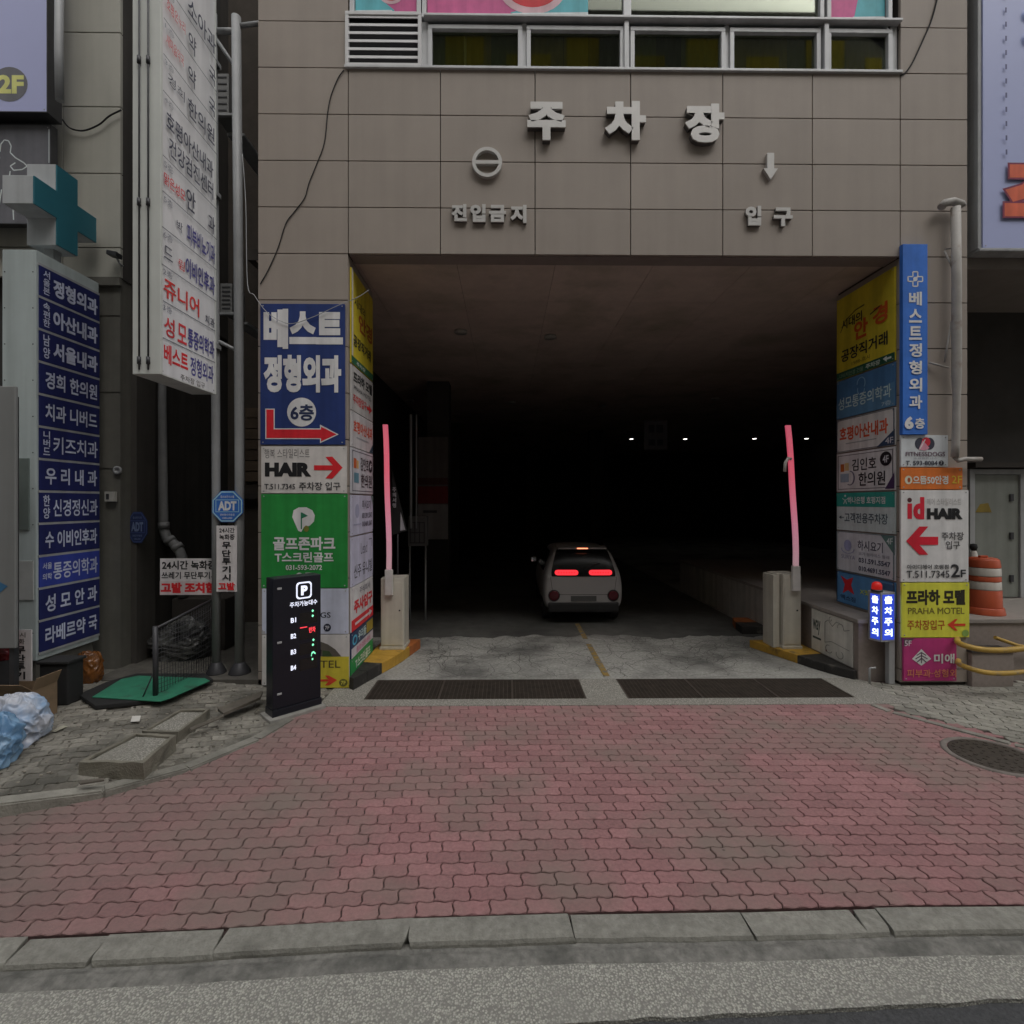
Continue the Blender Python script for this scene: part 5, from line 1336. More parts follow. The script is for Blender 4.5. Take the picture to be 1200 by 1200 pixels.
# down pipes in the alley
def pipe(lab, pts, r, name='drain_pipe', mat=pvc, collars=()):
    t = thing(name, lab, 'pipe', Vector(pts[-1]), None)
    m = MB().m(mat); m.tube(pts, r, 12); m.build('tube', t)
    if collars:
        m = MB().m(mat)
        for a, b in collars: m.tube([a, b], r * 1.17, 12)
        m.build('collar', t)
    return t
Ya = 8.3
def ay(px, py, Y=Ya): return onY(px, py, Y)
pipe('grey drain pipe that kinks sideways under the tall white sign', [ay(187, 330), ay(189, 480), ay(191, 618), ay(195, 630), ay(209, 642), ay(213, 652), ay(214, 700)], 0.075,
     collars=((ay(191, 612), ay(191.5, 620)), (ay(197, 631.5), ay(201, 635.5)), (ay(206, 639), ay(210, 643.5))))
pipe('dark elbow pipe curling over behind the red and white warning board', [ay(196, 634, 8.45), ay(186, 636, 8.45), ay(180, 645, 8.45), ay(178.5, 662, 8.45), ay(178, 700, 8.45)], 0.07, collars=((ay(178.6, 660, 8.45), ay(178.4, 668, 8.45)),))
zb = ay(152, 775, 7.9)
pipe('grey vent pipe bent like a walking stick by the clinic column', [ay(168, 706, 7.9), ay(160, 701, 7.9), ay(153, 708, 7.9), ay(151.5, 722, 7.9), ay(151.5, 740, 7.9), Vector((zb.x, 7.9, 0.12))], 0.085, collars=((ay(151.7, 718, 7.9), ay(151.5, 728, 7.9)), (ay(151.5, 760, 7.9), ay(151.5, 768, 7.9))))

# the two steel poles
def pole(lab, px, base_py, ztop, r):
    p = onZ(px, base_py, 0.1)
    t = thing('steel_pole', lab, 'pole', (p.x, p.y, 0.1), 'steel poles in front of the alley')
    m = MB().m(steel); m.tube([(p.x, p.y, 0.1), (p.x - 0.004, p.y, 3), (p.x - 0.02, p.y, 6), (p.x - 0.05, p.y, ztop)], r, 14); m.build('shaft', t)
    m = MB().m(steel_dark); m.lathe((p.x, p.y, 0.09), [(r * 2.4, 0), (r * 2.3, 0.05), (r * 1.3, 0.16), (r * 1.05, 0.18)], 14); m.build('foot', t)
    return p, t
pA, tA = pole('steel pole carrying the tall white projecting sign and the octagon badge', 253.5, 790, 9.3, 0.055)
pB, tB = pole('steel pole standing nearest the stone pillar, with a braced top', 281, 790, 9.25, 0.062)
m = MB().m(steel)
m.tube([(pB.x - 0.05, pB.y, 9.12), (X0 + 0.0, pB.y + 0.02, 9.2)], 0.03, 8); m.tube([(pB.x - 0.05, pB.y, 9.05), (pA.x - 0.04, pA.y, 9.05)], 0.04, 8); m.tube([(pB.x - 0.03, pB.y, 8.5), (pA.x - 0.04, pA.y, 9.0)], 0.025, 8)
m.tube([(pB.x - 0.03, pB.y, 4.6), (pA.x, pA.y, 4.75)], 0.025, 8)
m.build('brace', tB)
# air conditioner and cabinets hung in the alley behind the poles
for (px0, py0, px1, py1, lab) in ((250, 86, 268, 134, 'grey box unit hung high behind the steel poles'), (258, 332, 272, 366, 'small pale outdoor unit hung low behind the steel poles')):
    a, b = onY(px0, py0, 8.0), onY(px1, py1, 8.0)
    t = thing('outdoor_unit', lab, 'outdoor unit', ((a.x + b.x) / 2, 8.1, b.z))
    m = MB().m(pm('unit_grey', (0.22, 0.22, 0.215), 0.55, 0, 0.15)); m.box((a.x, 8.0, b.z), (b.x, 8.4, a.z), 0.01); m.build('case', t)
    m = MB().m(steel_dark)
    for k in range(6): z = b.z + 0.06 + (a.z - b.z - 0.12) * k / 5; m.box((a.x + 0.03, 7.992, z - 0.01), (b.x - 0.03, 7.999, z + 0.01))
    m.build('grille', t)
    m = MB().m(steel); m.box((a.x - 0.02, 7.95, b.z - 0.05), (b.x + 0.1, 8.0, b.z - 0.012)); m.box((a.x + 0.0, 8.39, b.z - 0.05), (b.x + 0.04, 10.2, b.z - 0.012)); m.build('bracket', t)

# the tall projecting sign
XS = -3.85
ys0, ys1 = 5.75, 6.82
zz0 = EYE - (437 - 588) * 5.70 / 600
def sgz(py): return EYE - (py - 588) * 5.70 / 600
ztop = 10.1
items = []
def row(y0, y1, parts, line=True):
    for p in parts:
        s, fx0, fy0, fx1, fy1, col = p[:6]
        items.append(('t', s, fx0, y0 + (y1 - y0) * fy0, fx1, y0 + (y1 - y0) * fy1, col, p[6] if len(p) > 6 else 0.0))
    if line: items.append(('p', rect(0, y1 - 0.5, 100, y1 + 0.5), (70, 74, 80)))
DB, RD, SM = (50, 52, 64), (150, 44, 48), (104, 106, 112)
IND = (56, 54, 100)
row(394.5, 437, [('베스트', 5, .12, 46, .68, (165, 36, 40), .03), ('정형외과', 50, .14, 96, .72, IND, .02), ('주차장 입구', 32, .8, 78, .98, (70, 66, 62), 0)], False)
row(351, 394.5, [('3층', 3, .06, 18, .24, SM), ('성', 5, .36, 22, .9, RD, .015), ('모', 27, .36, 43, .9, RD, .015), ('통증의학과', 45, .34, 97, .9, IND, .02)])
row(309, 351, [('2층', 3, .05, 18, .24, SM), ('쥬니어', 4, .3, 66, .86, (165, 46, 44), .015), ('치과', 78, .62, 97, .92, DB, .01)])
row(265, 309, [('6층', 3, .05, 18, .24, SM), ('드', 4, .42, 18, .76, DB), ('림', 28, .5, 38, .78, RD), ('이비인후과', 40, .28, 97, .86, IND, .02)])
row(223, 265, [('5층', 3, .06, 18, .26, SM), ('박', 24, .44, 34, .74, DB), ('피부비뇨기과', 42, .26, 97, .88, IND, .02)])
row(181, 223, [('5층', 3, .06, 18, .28, SM), ('맑은성모', 3, .4, 38, .74, RD, .01), ('안', 40, .2, 57, .84, DB, .01), ('과', 82, .36, 96, .92, DB, .01)])
row(105, 181, [('4층', 3, .04, 18, .13, SM), ('호평아산내과', 6, .22, 92, .52, DB, .012), ('건강검진센터', 10, .6, 92, .9, DB, .012)])
row(62, 105, [('3층', 3, .04, 18, .2, SM), ('경희', 8, .32, 36, .62, DB), ('한의원', 42, .28, 94, .84, DB, .01)])
row(20, 62, [('1층', 3, .04, 18, .2, SM), ('새마음약국', 5, .3, 34, .62, RD), ('약', 42, .3, 56, .86, DB, .01), ('국', 82, .4, 95, .92, DB, .01)])
row(-23, 20, [('1층', 3, .04, 18, .2, SM), ('호평온누리', 5, .3, 36, .62, RD), ('약', 42, .3, 56, .86, DB, .01), ('국', 82, .4, 95, .92, DB, .01)])
row(-66, -23, [('2층', 3, .04, 18, .2, SM), ('소아과', 40, .3, 95, .9, DB, .01)])
ytop_px = 588 - (ztop - EYE) * 600 / 5.70
ps = signboard('projecting_sign', 'tall white projecting sign listing clinics in black and red, hung from a steel pole', 'sign', (XS, ys0, ztop), (0, ys1 - ys0, 0), (0, 0, zz0 - ztop), (1, 0, 0), (0, ytop_px, 100, 437), 0.30, pm('sign_acrylic', (0.84, 0.84, 0.85), 0.35, 0, 0.05, 2, streak=0.15), items, bev=0.006)
m = MB().m(pm('pale_sign_frame', (0.74, 0.76, 0.72), 0.4, 0.0, 0.06, 3, streak=0.15))
m.box((XS - 0.30, ys0 - 0.012, zz0 - 0.012), (XS + 0.004, ys0 - 0.001, ztop), 0.003)
m.box((XS - 0.31, ys0 + 0.001, zz0 - 0.014), (XS + 0.004, ys1 + 0.01, zz0 - 0.002), 0.003)
m.box((XS + 0.0045, ys0 - 0.005, zz0 - 0.01), (XS + 0.012, ys0 + 0.02, ztop)); m.box((XS + 0.0045, ys1 - 0.015, zz0 - 0.01), (XS + 0.012, ys1 + 0.005, ztop))
m.build('frame', ps)
m = MB().m(steel_dark)
for xx in (XS - 0.22, XS - 0.12):
    m.tube([(xx, ys0 - 0.024, zz0 + 0.03), (xx, ys0 - 0.024, ztop - 0.1)], 0.009, 6)
    for py in (72, 238, 423): m.tube([(xx, ys0 - 0.026, sgz(py) - 0.04), (xx, ys0 - 0.026, sgz(py) + 0.04)], 0.02, 8)
m.build('cable_rod', ps)
m = MB().m(steel)
for z in (zz0 + 0.7, zz0 + 2.8, zz0 + 4.6): m.box((XS - 0.17, ys1 + 0.006, z - 0.03), (XS - 0.11, pA.y - 0.02, z + 0.03), 0.004); m.box((XS - 0.17, pA.y - 0.06, z - 0.03), (pA.x + 0.07, pA.y + 0.0, z + 0.03), 0.004)
m.build('bracket', ps)

# small boards on and beside the poles
oc = onY(266.5, 593.5, pA.y - 0.09)
def octa(r): return [(50 + r * math.cos(R(22.5 + 45 * k)), 50 + r * math.sin(R(22.5 + 45 * k))) for k in range(8)]
def badge(name, lab, c, w, h, bc, ic, wc, t=0.02):
    th = thing(name, lab, 'badge', (c.x, c.y + t, c.z - h / 2))
    at = lambda x, y, k: Vector((c.x + w * (x - 50) / 100, c.y - 0.0015 - 0.0008 * k, c.z - h * (y - 50) / 100))
    m = MB().m(ink(bc)); m.prism([at(x, y, 0) + Vector((0, 0.0015, 0)) for x, y in octa(54)], (0, t, 0)); m.build('board', th)
    m = MB()
    m.m(ink(ic)); m.face([at(x, y, 0) for x, y in octa(52)]); m.m(ink(bc)); m.face([at(x, y, 1) for x, y in octa(48)])
    m.m(ink(ic)); m.face([at(x, y, 2) for x, y in rect(12, 28, 88, 68)]); m.m(ink(bc)); m.face([at(x, y, 3) for x, y in rect(14, 30, 86, 66)])
    m.build('emblem', th)
    m = MB()
    for s, x0, y0, x1, y1, o in (('ADT', 20, 33, 80, 63, .05), ('캡스보안시스템', 28, 15, 72, 23, .01), ('경보장치작동중', 26, 73, 74, 80, .01), ('1588-6400', 34, 84, 66, 90, .01)):
        m.m(ink(wc)); vs, fs = glyphs(s, o)
        vv = [m.bm.verts.new(at(x0 + (x1 - x0) * u, y0 + (y1 - y0) * v, 4 + 0.5 * w)) for u, v, w in vs]
        for f in fs: m.bm.faces.new([vv[i] for i in f]).material_index = m.mi
    m.build('lettering', th)
    return th
badge('octagonal_badge', 'blue octagonal security badge on the steel pole', oc, 0.42, 0.43, (38, 78, 138), (120, 150, 190), (176, 186, 196))
oc2 = onY(161, 618, 7.585)
badge('octagonal_badge', 'dim navy security badge on the dark column in the alley', oc2, 0.29, 0.46, (26, 34, 62), (44, 54, 86), (72, 82, 104), 0.012)
WARN = (156, 152, 152)
fsign('warning_board', 'upright white board with stacked black letters and red foot, under the octagon badge', (253.5, 616, 277.5, 693.5), WARN,
      [('t', '24시간', 257, 618.5, 275, 624.5, BLACK, .02), ('t', '녹화중', 257, 626, 275, 632.5, BLACK, .02)] + [('t', c, 260.5, 635 + i * 9.4, 270.5, 643 + i * 9.4, BLACK, .03) for i, c in enumerate('무단투기시')] +
      [('t', '고발', 256, 682.5, 275.5, 691.5, (170, 30, 34), .05)], t=0.012, Y=pA.y - 0.075, cat='warning board')
fsign('warning_board', 'wide white board in black and red lettering behind the steel pole', (187.5, 654.5, 254, 697), WARN,
      [('t', '24시간 녹화중', 190, 657, 253, 667.5, BLACK, .03), ('t', '쓰레기 무단투기시', 189.5, 670, 254, 678.5, BLACK, .02), ('p', rect(187.5, 681, 254, 697), (150, 140, 140)), ('t', '고발 조치함', 188.5, 682.5, 253.5, 695, (172, 30, 34), .06)], t=0.012, Y=7.25, cat='warning board')
fsign('warning_board', 'upright white board with stacked black letters behind the cardboard box', (11, 738, 37, 800), WARN,
      [('t', '24시', 14, 741, 30, 747, (60, 56, 54), .01), ('t', '녹화', 15, 748.5, 29, 755, (60, 56, 54), .01)] + [('t', c, 18, 757 + i * 10, 30, 766 + i * 10, BLACK, .03) for i, c in enumerate('무단투기')], t=0.012, Y=5.9, cat='warning board')

# directory pylon
XP = -5.71
yp0, yp1 = 6.30, 7.26
zt, zb_ = 5.41, 0.64
py_ = thing('directory_pylon', 'pale metal pylon with twelve navy nameplates facing the entrance', 'sign pylon', (XP - 0.2, (yp0 + yp1) / 2, 0.1))
pmet = pm('pylon_metal', (0.50, 0.565, 0.56), 0.45, 0.0, 0.07, 2, streak=0.2)
m = MB().m(pmet); m.box((XP - 0.42, yp0, 0.56), (XP - 0.012, yp1, 5.57), 0.008); m.build('housing', py_)
m = MB().m(drab); m.box((XP - 0.36, yp0 + 0.05, 0.08), (XP - 0.06, yp1 - 0.04, 0.56), 0.01); m.build('plinth', py_)
rows_ = ['정형외과', '아산내과', '서울내과', '경희 한의원', '치과 니버드', '키즈치과', '우 리 내 과', '신경정신과', '수 이비인후과', '통증의학과', '성 모 안 과', '라베르약 국']
small = ['서울본', '속편한', '남양', '', '', '니버드', '', '한양', '', '서울의학', '', '']
rh = (zt - zb_) / 12
for i, (s, sm_) in enumerate(zip(rows_, small)):
    z1 = zt - rh * i - 0.015; z0 = zt - rh * (i + 1) + 0.015
    col = (38, 48, 112) if i == 9 else (24, 28, 66)
    m = MB().m(ink(col)); m.box((XP - 0.011, yp0 + 0.03, z0), (XP + 0.006, yp1 - 0.01, z1), 0.003)
    pl = m.build('nameplate', py_)
    m = MB().m(ink((138, 142, 160)))
    def put(t_, u0, v0, u1, v1, off):
        vs, fs = glyphs(t_, off)
        vv = [m.bm.verts.new((XP + 0.008 + 0.0006 * w, yp0 + 0.03 + (yp1 - yp0 - 0.04) * (u0 + (u1 - u0) * u), z1 + (z0 - z1) * (v0 + (v1 - v0) * v))) for u, v, w in vs]
        for f in fs: m.bm.faces.new([vv[q] for q in f])
    if sm_:
        if i == 9: put(sm_[:2], .04, .2, .18, .42, .02); put(sm_[2:], .04, .56, .18, .78, .02)
        else:
            for j, c_ in enumerate(sm_): put(c_, .05, .08 + .84 / len(sm_) * j, .15, .08 + .84 / len(sm_) * (j + .9), .02)
        put(s, .2, .22, .96, .82, .04 if i < 3 else .015)
    else: put(s, .08, .22, .95, .8, .025)
    m.build('lettering', pl)
m = MB().m(steel)
for z in [zt - rh * i for i in range(13)]: m.box((XP - 0.010, yp0 + 0.02, z - 0.0145), (XP + 0.004, yp1 - 0.006, z + 0.0145))
m.build('rail', py_)
m = MB().m(steel_dark)
for k in range(11):
    z = 0.9 + 0.44 * k
    for x in (XP - 0.39, XP - 0.05): m.lathe((x, yp0, z), [(0.008, 0), (0.006, 0.004)], 8, (0, -1, 0))
m.build('rivet', py_)
m = MB().m(pm('hatch_green', (0.15, 0.18, 0.165), 0.5, 0.1))
a, b = onY(21, 537, yp0), onY(35, 621, yp0); m.box((a.x, yp0 - 0.02, b.z), (b.x, yp0 - 0.001, a.z), 0.005); m.build('hatch', py_)
m = MB().m(pm('hatch_pale', (0.45, 0.46, 0.45), 0.5, 0.0))
a, b = onY(20, 657, yp0), onY(40, 703, yp0); m.box((a.x, yp0 - 0.015, b.z), (b.x, yp0 - 0.001, a.z), 0.004); m.build('service_plate', py_)
# teal cross on top
teal = pm('teal_sign_face', (0.035, 0.175, 0.225), 0.4, 0, 0.08, 3)
cz, cy_, s_ = 6.27, 6.72, 0.475
def cross(k): return [(-k / 3, -k), (k / 3, -k), (k / 3, -k / 3), (k, -k / 3), (k, k / 3), (k / 3, k / 3), (k / 3, k), (-k / 3, k), (-k / 3, k / 3), (-k, k / 3), (-k, -k / 3), (-k / 3, -k / 3)]
t = thing('pharmacy_cross', 'thick teal cross sign mounted above the navy directory pylon', 'sign', (XP - 0.2, cy_, cz - s_))
m = MB().m(pm('cross_edge', (0.52, 0.54, 0.55), 0.45, 0, 0.08, streak=0.2)); m.prism([(XP - 0.006, cy_ + a, cz + b * 1.08) for a, b in cross(s_)], (-0.36, 0, 0), 0.006); m.build('case', t)
m = MB().m(teal); m.prism([(XP + 0.012, cy_ + a, cz + b * 1.08) for a, b in cross(s_ * 0.985)], (-0.017, 0, 0)); m.build('face', t)
m = MB().m(steel); m.box((XP - 0.24, cy_ - 0.06, 5.56), (XP - 0.12, cy_ + 0.06, cz - s_ * 1.08 + 0.01)); m.build('bracket', t)

# lilac sign board with 2F disc, and the dark board under it
YS = 6.95
a, b = onY(-150, -260, YS), onY(55, 131, YS)
lil = pm('lilac_acrylic', (0.50, 0.53, 0.82), 0.35, 0, 0.03, 1)
signboard('wall_sign', 'lilac box sign with a dark disc reading 2F', 'sign', (a.x, YS, a.z), (b.x - a.x, 0, 0), (0, 0, b.z - a.z), (0, -1, 0), (-150, -260, 55, 131), 0.22, lil,
          [('p', ring_pts(11, 99, 21.5, 20.5), (80, 80, 84)), ('t', '2F', -3, 88, 28, 110, (176, 172, 98), 0.045)], edge=steel_dark)
a, b = onY(-150, 145, YS + 0.12), onY(59, 262, YS + 0.12)
signboard('wall_sign', 'dark grey board with a white outlined standing figure', 'sign', (a.x, YS + 0.12, a.z), (b.x - a.x, 0, 0), (0, 0, b.z - a.z), (0, -1, 0), (-150, 145, 59, 262), 0.1, ink((74, 74, 78)),
          [('s', [(0, 177), (1, 168), (5, 163), (10, 164), (13, 170), (12, 178), (18, 184), (28, 190), (32, 194), (26, 198), (16, 199), (12, 194), (18, 190)], (150, 156, 156), 1.4), ('s', [(12, 200), (10, 215), (15, 235), (16, 258)], (150, 156, 156), 1.4), ('s', [(0, 184), (-8, 190), (-14, 204), (-6, 214)], (150, 156, 156), 1.4), ('s', [(-4, 258), (0, 236), (2, 222)], (150, 156, 156), 1.4), ('p', rect(57, 150, 58.5, 190), (130, 134, 136))], edge=steel_dark)
m = MB().m(steel)
m.tube([(onY(70, -40, 6.9).x, 6.9, 10.4), (onY(69, 60, 6.9).x, 6.9, onY(69, 60, 6.9).z), (onY(70, 118, 6.9).x, 6.9, onY(70, 118, 6.9).z)], 0.05, 10)
tag(m.build('standpipe'), 'grey upright pipe between the lilac sign and the beige tiles', 'pipe')
# cables
def cable(lab, pts, r=0.008, mat=None, name='cable'):
    m = MB().m(mat or rubber); m.tube(smooth_poly([tuple(p) for p in pts], 5), r, 6); return tag(m.build(name), lab, 'cable')
cable('black cable sagging across the beige tiles', [onY(px, py, 7.3) for px, py in ((73, 140), (82, 150), (98, 153), (116, 146), (128, 136), (142, 129))], 0.011)
cable('dark cable drooping down the stone beside the louvred vent', [onY(px, py, YF - 0.012) for px, py in ((403, 82), (396, 92), (388, 112), (384, 132), (380, 168), (370, 195), (362, 215), (357, 232), (346, 247), (335, 262), (326, 290), (315, 315), (305, 333))], 0.007)
cable('pale thin wire strung across the top of the navy clinic sign', [onY(px, py, YF - 0.06) for px, py in ((284, 180), (288, 240), (290, 332), (298, 346), (311, 364), (328, 376), (344, 379), (368, 371), (396, 358), (418, 349), (432, 340))], 0.005, steel)
cable('dark cable running up the stone from the corner of the window row', [onY(px, py, YF - 0.012) for px, py in ((1056, 88), (1062, 84), (1070, 72), (1082, 46), (1092, 22), (1100, -10), (1108, -60))], 0.010)
# camera and junction boxes on the clinic column
a = onY(134, 298, YN - 0.1)
t = thing('security_camera', 'small dark camera under the beige tiles', 'camera', a)
m = MB().m(steel_dark); m.obox(a + Vector((-0.06, -0.08, -0.03)), (0.14, 0, -0.03), (0, 0.12, 0), (0.01, 0, 0.06), 0.008); m.build('body', t)
m = MB().m(steel); m.tube([a + Vector((0.0, 0, -0.0)), a + Vector((0.02, 0.08, -0.1)), a + Vector((0.02, 0.13, -0.1))], 0.014, 8); m.build('bracket', t)
a = onY(130, 582, YN)
m = MB().m(pm('switch_box', (0.42, 0.41, 0.37), 0.5)); m.box((a.x - 0.07, YN - 0.03, a.z - 0.07), (a.x + 0.07, YN + 0.028, a.z + 0.07), 0.006); m.m(steel_dark); m.box((a.x - 0.045, YN - 0.034, a.z - 0.04), (a.x - 0.005, YN - 0.0305, a.z + 0.04))
tag(m.build('switch_box'), 'small pale switch box on the drab column', 'switch box')
a = onY(137, 551, YN)
m = MB().m(steel); m.lathe((a.x, YN + 0.028, a.z), [(0.055, 0), (0.06, 0.03), (0.035, 0.035), (0.03, 0.012), (0.0, 0.012)], 18, (0, -1, 0))
tag(m.build('wall_fitting'), 'round pale wall fitting above the switch box', 'fitting')

# -------- clutter at the foot of the pylon
a, b = onY(-90, 452, 5.6), onY(17.5, 760, 5.6)
t = thing('metal_board', 'plain grey metal board with the tip of a blue arrow', 'board', ((a.x + b.x) / 2, 5.6, 0.11))
m = MB().m(pm('grey_board', (0.25, 0.255, 0.25), 0.5, 0, 0.06, 2, streak=0.12)); m.box((a.x, 5.6, b.z), (b.x, 5.64, a.z), 0.012); m.build('panel', t)
m = MB().m(ink((44, 80, 108))); q = [onY(px, py, 5.596) for px, py in ((-20, 680), (-2, 681), (9, 687), (-2, 696), (-20, 697))]; m.face(q); m.build('arrow', t)
m = MB().m(steel_dark); m.box((b.x - 0.10, 5.641, 0.1), (b.x - 0.05, 5.70, a.z - 0.1)); m.box((a.x + 0.1, 5.641, 0.1), (a.x + 0.15, 5.70, a.z - 0.1)); m.build('post', t)
def blob(name, lab, cat, c, r, mat, seed, rough=0.25, sq=2.6, top=0.0, fold=1.0):
    """crumpled plastic: a squarish sack pulled in towards its neck, with sharp folds running across it"""
    bm = bmesh.new(); bmesh.ops.create_icosphere(bm, subdivisions=6, radius=1)
    S = Vector((seed, seed * 0.7, -seed))
    for v in bm.verts:
        n = v.co.normalized()
        k = (abs(n.x) ** sq + abs(n.y) ** sq + abs(n.z) ** sq) ** (-1 / sq)
        q = n * k
        w_ = noise.noise_vector(q * 1.5 + S) * 0.5
        e = Vector((q.x * 1.3, q.y * 1.3, q.z * 3.2 * fold)) + w_
        rid = 1 - abs(noise.noise(e * 1.25 + S)) * 2.6
        rid2 = 1 - abs(noise.noise(e * 2.6 - S)) * 2.6
        d = 1 + rough * (0.45 * noise.noise(q * 1.1 + S) + 0.22 * rid + 0.07 * rid2)
        pinch = 1 - top * max(0, q.z) ** 1.5
        v.co = Vector((q.x * r[0] * pinch, q.y * r[1] * pinch, q.z * r[2])) * d
        if v.co.z < -r[2] * 0.80: v.co.z = -r[2] * 0.80 + (v.co.z + r[2] * 0.80) * 0.05
    m = MB(); m.m(mat); m.merge(bm)
    zmin = min(v.co.z for v in m.bm.verts)
    for v in m.bm.verts: v.co += Vector((c[0], c[1], c[2] - zmin))
    return tag(m.build(name, smooth=True), lab, cat)
def bagmat(name, c1, c2, s):
    mt = pm(name, c1, 0.26, 0, 0.12, 6, stain=(c2, s, 0.40, 0.62), bump=0.35, bscale=14)
    return mt
pa = onZ(18, 905, 0.11)
blob('rubbish_bag', 'crumpled sky-blue plastic rubbish bag on the old pavement', 'rubbish bag', (-4.74, 4.68, 0.105), (0.26, 0.22, 0.26), bagmat('blue_bag', (0.07, 0.20, 0.40), (0.26, 0.42, 0.60), 4), 3.1, 0.55, sq=3.0, top=0.45, fold=0.7)
blob('rubbish_bag', 'crumpled whitish plastic rubbish bag behind the sky-blue one', 'rubbish bag', (-4.90, 5.18, 0.105), (0.27, 0.19, 0.25), bagmat('white_bag', (0.52, 0.54, 0.60), (0.24, 0.38, 0.58), 3), 8.4, 0.50, sq=3.4, top=0.5, fold=0.7)
# cardboard box
a, b = onZ(-60, 845, 0.11), onZ(52, 826, 0.11)
card = pm('cardboard', (0.24, 0.165, 0.10), 0.85, 0, 0.12, 6, stain=((0.15, 0.105, 0.065), 4, 0.5, 0.7))
t = thing('cardboard_box', 'open brown cardboard box behind the rubbish bags', 'box', (-5.35, 5.75, 0.11))
m = MB().m(card)
bx0, bx1, by0, by1, bh = -5.95, -5.09, 5.55, 5.86, 0.47
m.box((bx0, by0, 0.11), (bx1, by0 + 0.006, bh)); m.box((bx0, by1, 0.11), (bx1, by1 + 0.006, bh)); m.box((bx0, by0 + 0.007, 0.11), (bx0 + 0.006, by1 - 0.001, bh)); m.box((bx1 - 0.006, by0 + 0.007, 0.11), (bx1, by1 - 0.001, bh)); m.box((bx0 + 0.007, by0 + 0.007, 0.111), (bx1 - 0.007, by1 - 0.001, 0.118))
m.build('carton', t)
m = MB().m(card)
m.obox((bx0, by0, bh + 0.002), (bx1 - bx0, 0, 0), (0, -0.12, 0.10), (0, 0.004, 0.005)); m.obox((bx1, by0, bh + 0.002), (0.05, 0, 0.13), (0, by1 - by0, 0), (0.005, 0, -0.003)); m.build('flap', t)
# dark bin, orange bag, red things
a = onZ(58, 818, 0.11)
t = thing('rubbish_bin', 'black open-topped bin standing under the directory pylon', 'bin', (-5.28, 6.2, 0.11))
m = MB().m(rubber); m.prism([(-5.46, 6.05, 0.11), (-5.13, 6.05, 0.11), (-5.13, 6.28, 0.11), (-5.46, 6.28, 0.11)], (0, 0, 0.52), 0.02); m.build('tub', t)
m = MB().m(rubber); m.box((-5.48, 6.03, 0.60), (-5.11, 6.30, 0.632), 0.008); m.build('rim', t)
blob('orange_bag', 'slumped orange plastic bag beside the black bin', 'bag', (-5.56, 6.88, 0.105), (0.16, 0.12, 0.21), bagmat('orange_bag', (0.20, 0.075, 0.018), (0.11, 0.042, 0.013), 5), 2.5, 0.45, sq=2.8, top=0.15, fold=0.35)
blob('red_bundle', 'dark red plastic bundle beside the white upright warning board', 'bundle', (-5.72, 5.83, 0.72), (0.16, 0.10, 0.20), bagmat('red_bag', (0.16, 0.012, 0.018), (0.07, 0.01, 0.012), 4), 1.5, 0.35, sq=2.2)
m = MB().m(steel_dark); m.box((-6.3, 5.72, 0.115), (-5.6, 5.98, 0.725), 0.01); tag(m.build('low_cabinet'), 'dark low cabinet holding the red bundle', 'cabinet')
# green mat on a black tray
def gz(px, py, z): return onZ(px, py, z)
tray = [gz(px, py, 0.12) for px, py in ((92, 818), (112, 832), (190, 823), (250, 800), (240, 793), (160, 793), (125, 803))]
m = MB().m(rubber); m.prism([(p.x, p.y, 0.119) for p in tray], (0, 0, 0.05), 0.01); tag(m.build('plank_tray'), 'black sheet lying under the bright green mat', 'tray')
m = MB().m(pm('green_sheet', (0.035, 0.21, 0.125), 0.6, 0, 0.25, 6, 0.25, 12, stain=((0.05, 0.10, 0.07), 5, 0.55, 0.75)))
mt_ = [gz(px, py, 0.19) for px, py in ((108, 816), (142, 795), (162, 791), (240, 794), (246, 797), (200, 817), (188, 821))]
m.prism([(p.x, p.y, 0.172) for p in mt_], (0, 0, 0.012), 0.004); tag(m.build('green_mat'), 'bright green plastic sheet lying on the ground by the alley', 'mat')
# mesh fence
t = thing('mesh_fence', 'sagging wire mesh fence on a rusty post beside the green mat', 'fence', onZ(182, 822, 0.11))
f0 = onZ(182, 822, 0.11); f1 = Vector((pA.x - 0.06, pA.y + 0.02, 0.11))
zt0, zt1 = 0.98, 1.14
m = MB().m(steel_dark); m.tube([f0, (f0.x, f0.y, zt0 + 0.03)], 0.028, 10); m.tube([(f0.x, f0.y, zt0), (f1.x, f1.y, zt1)], 0.016, 8); m.tube([(f0.x, f0.y, 0.5), f0 + Vector((-0.14, -0.05, 0.01))], 0.008, 6); m.build('frame', t)
m = MB().m(steel_dark)
for k in range(1, 22):
    u = k / 22; p = f0.lerp(f1, u); h = 0.1 * math.sin(u * 3.1)
    m.tube([(p.x, p.y, 0.18 + h * 0.3), (p.x, p.y, zt0 + (zt1 - zt0) * u)], 0.003, 4)
for k in range(15):
    v = k / 15
    m.tube([(f0.lerp(f1, u).x, f0.lerp(f1, u).y, 0.2 + (zt0 + (zt1 - zt0) * u - 0.2) * v - 0.03 * math.sin(u * 3.1)) for u in (0, .25, .5, .75, 1)], 0.003, 4)
m.build('mesh', t)
# a bundle in netting and loose junk behind the fence
blob('netting_bundle', 'greyish bundle in netting behind the mesh fence', 'bundle', (-4.95, 7.9, 0.11), (0.42, 0.25, 0.30), bagmat('net_bag', (0.14, 0.14, 0.13), (0.03, 0.03, 0.03), 7), 4.4, 0.6, sq=2.2, top=0.4)
m = MB().m(joint); m.box((-5.35, 8.25, 0.119), (-4.5, 8.8, 0.95), 0.02); tag(m.build('dark_crate'), 'dark crate in the shade behind the netting bundle', 'crate')
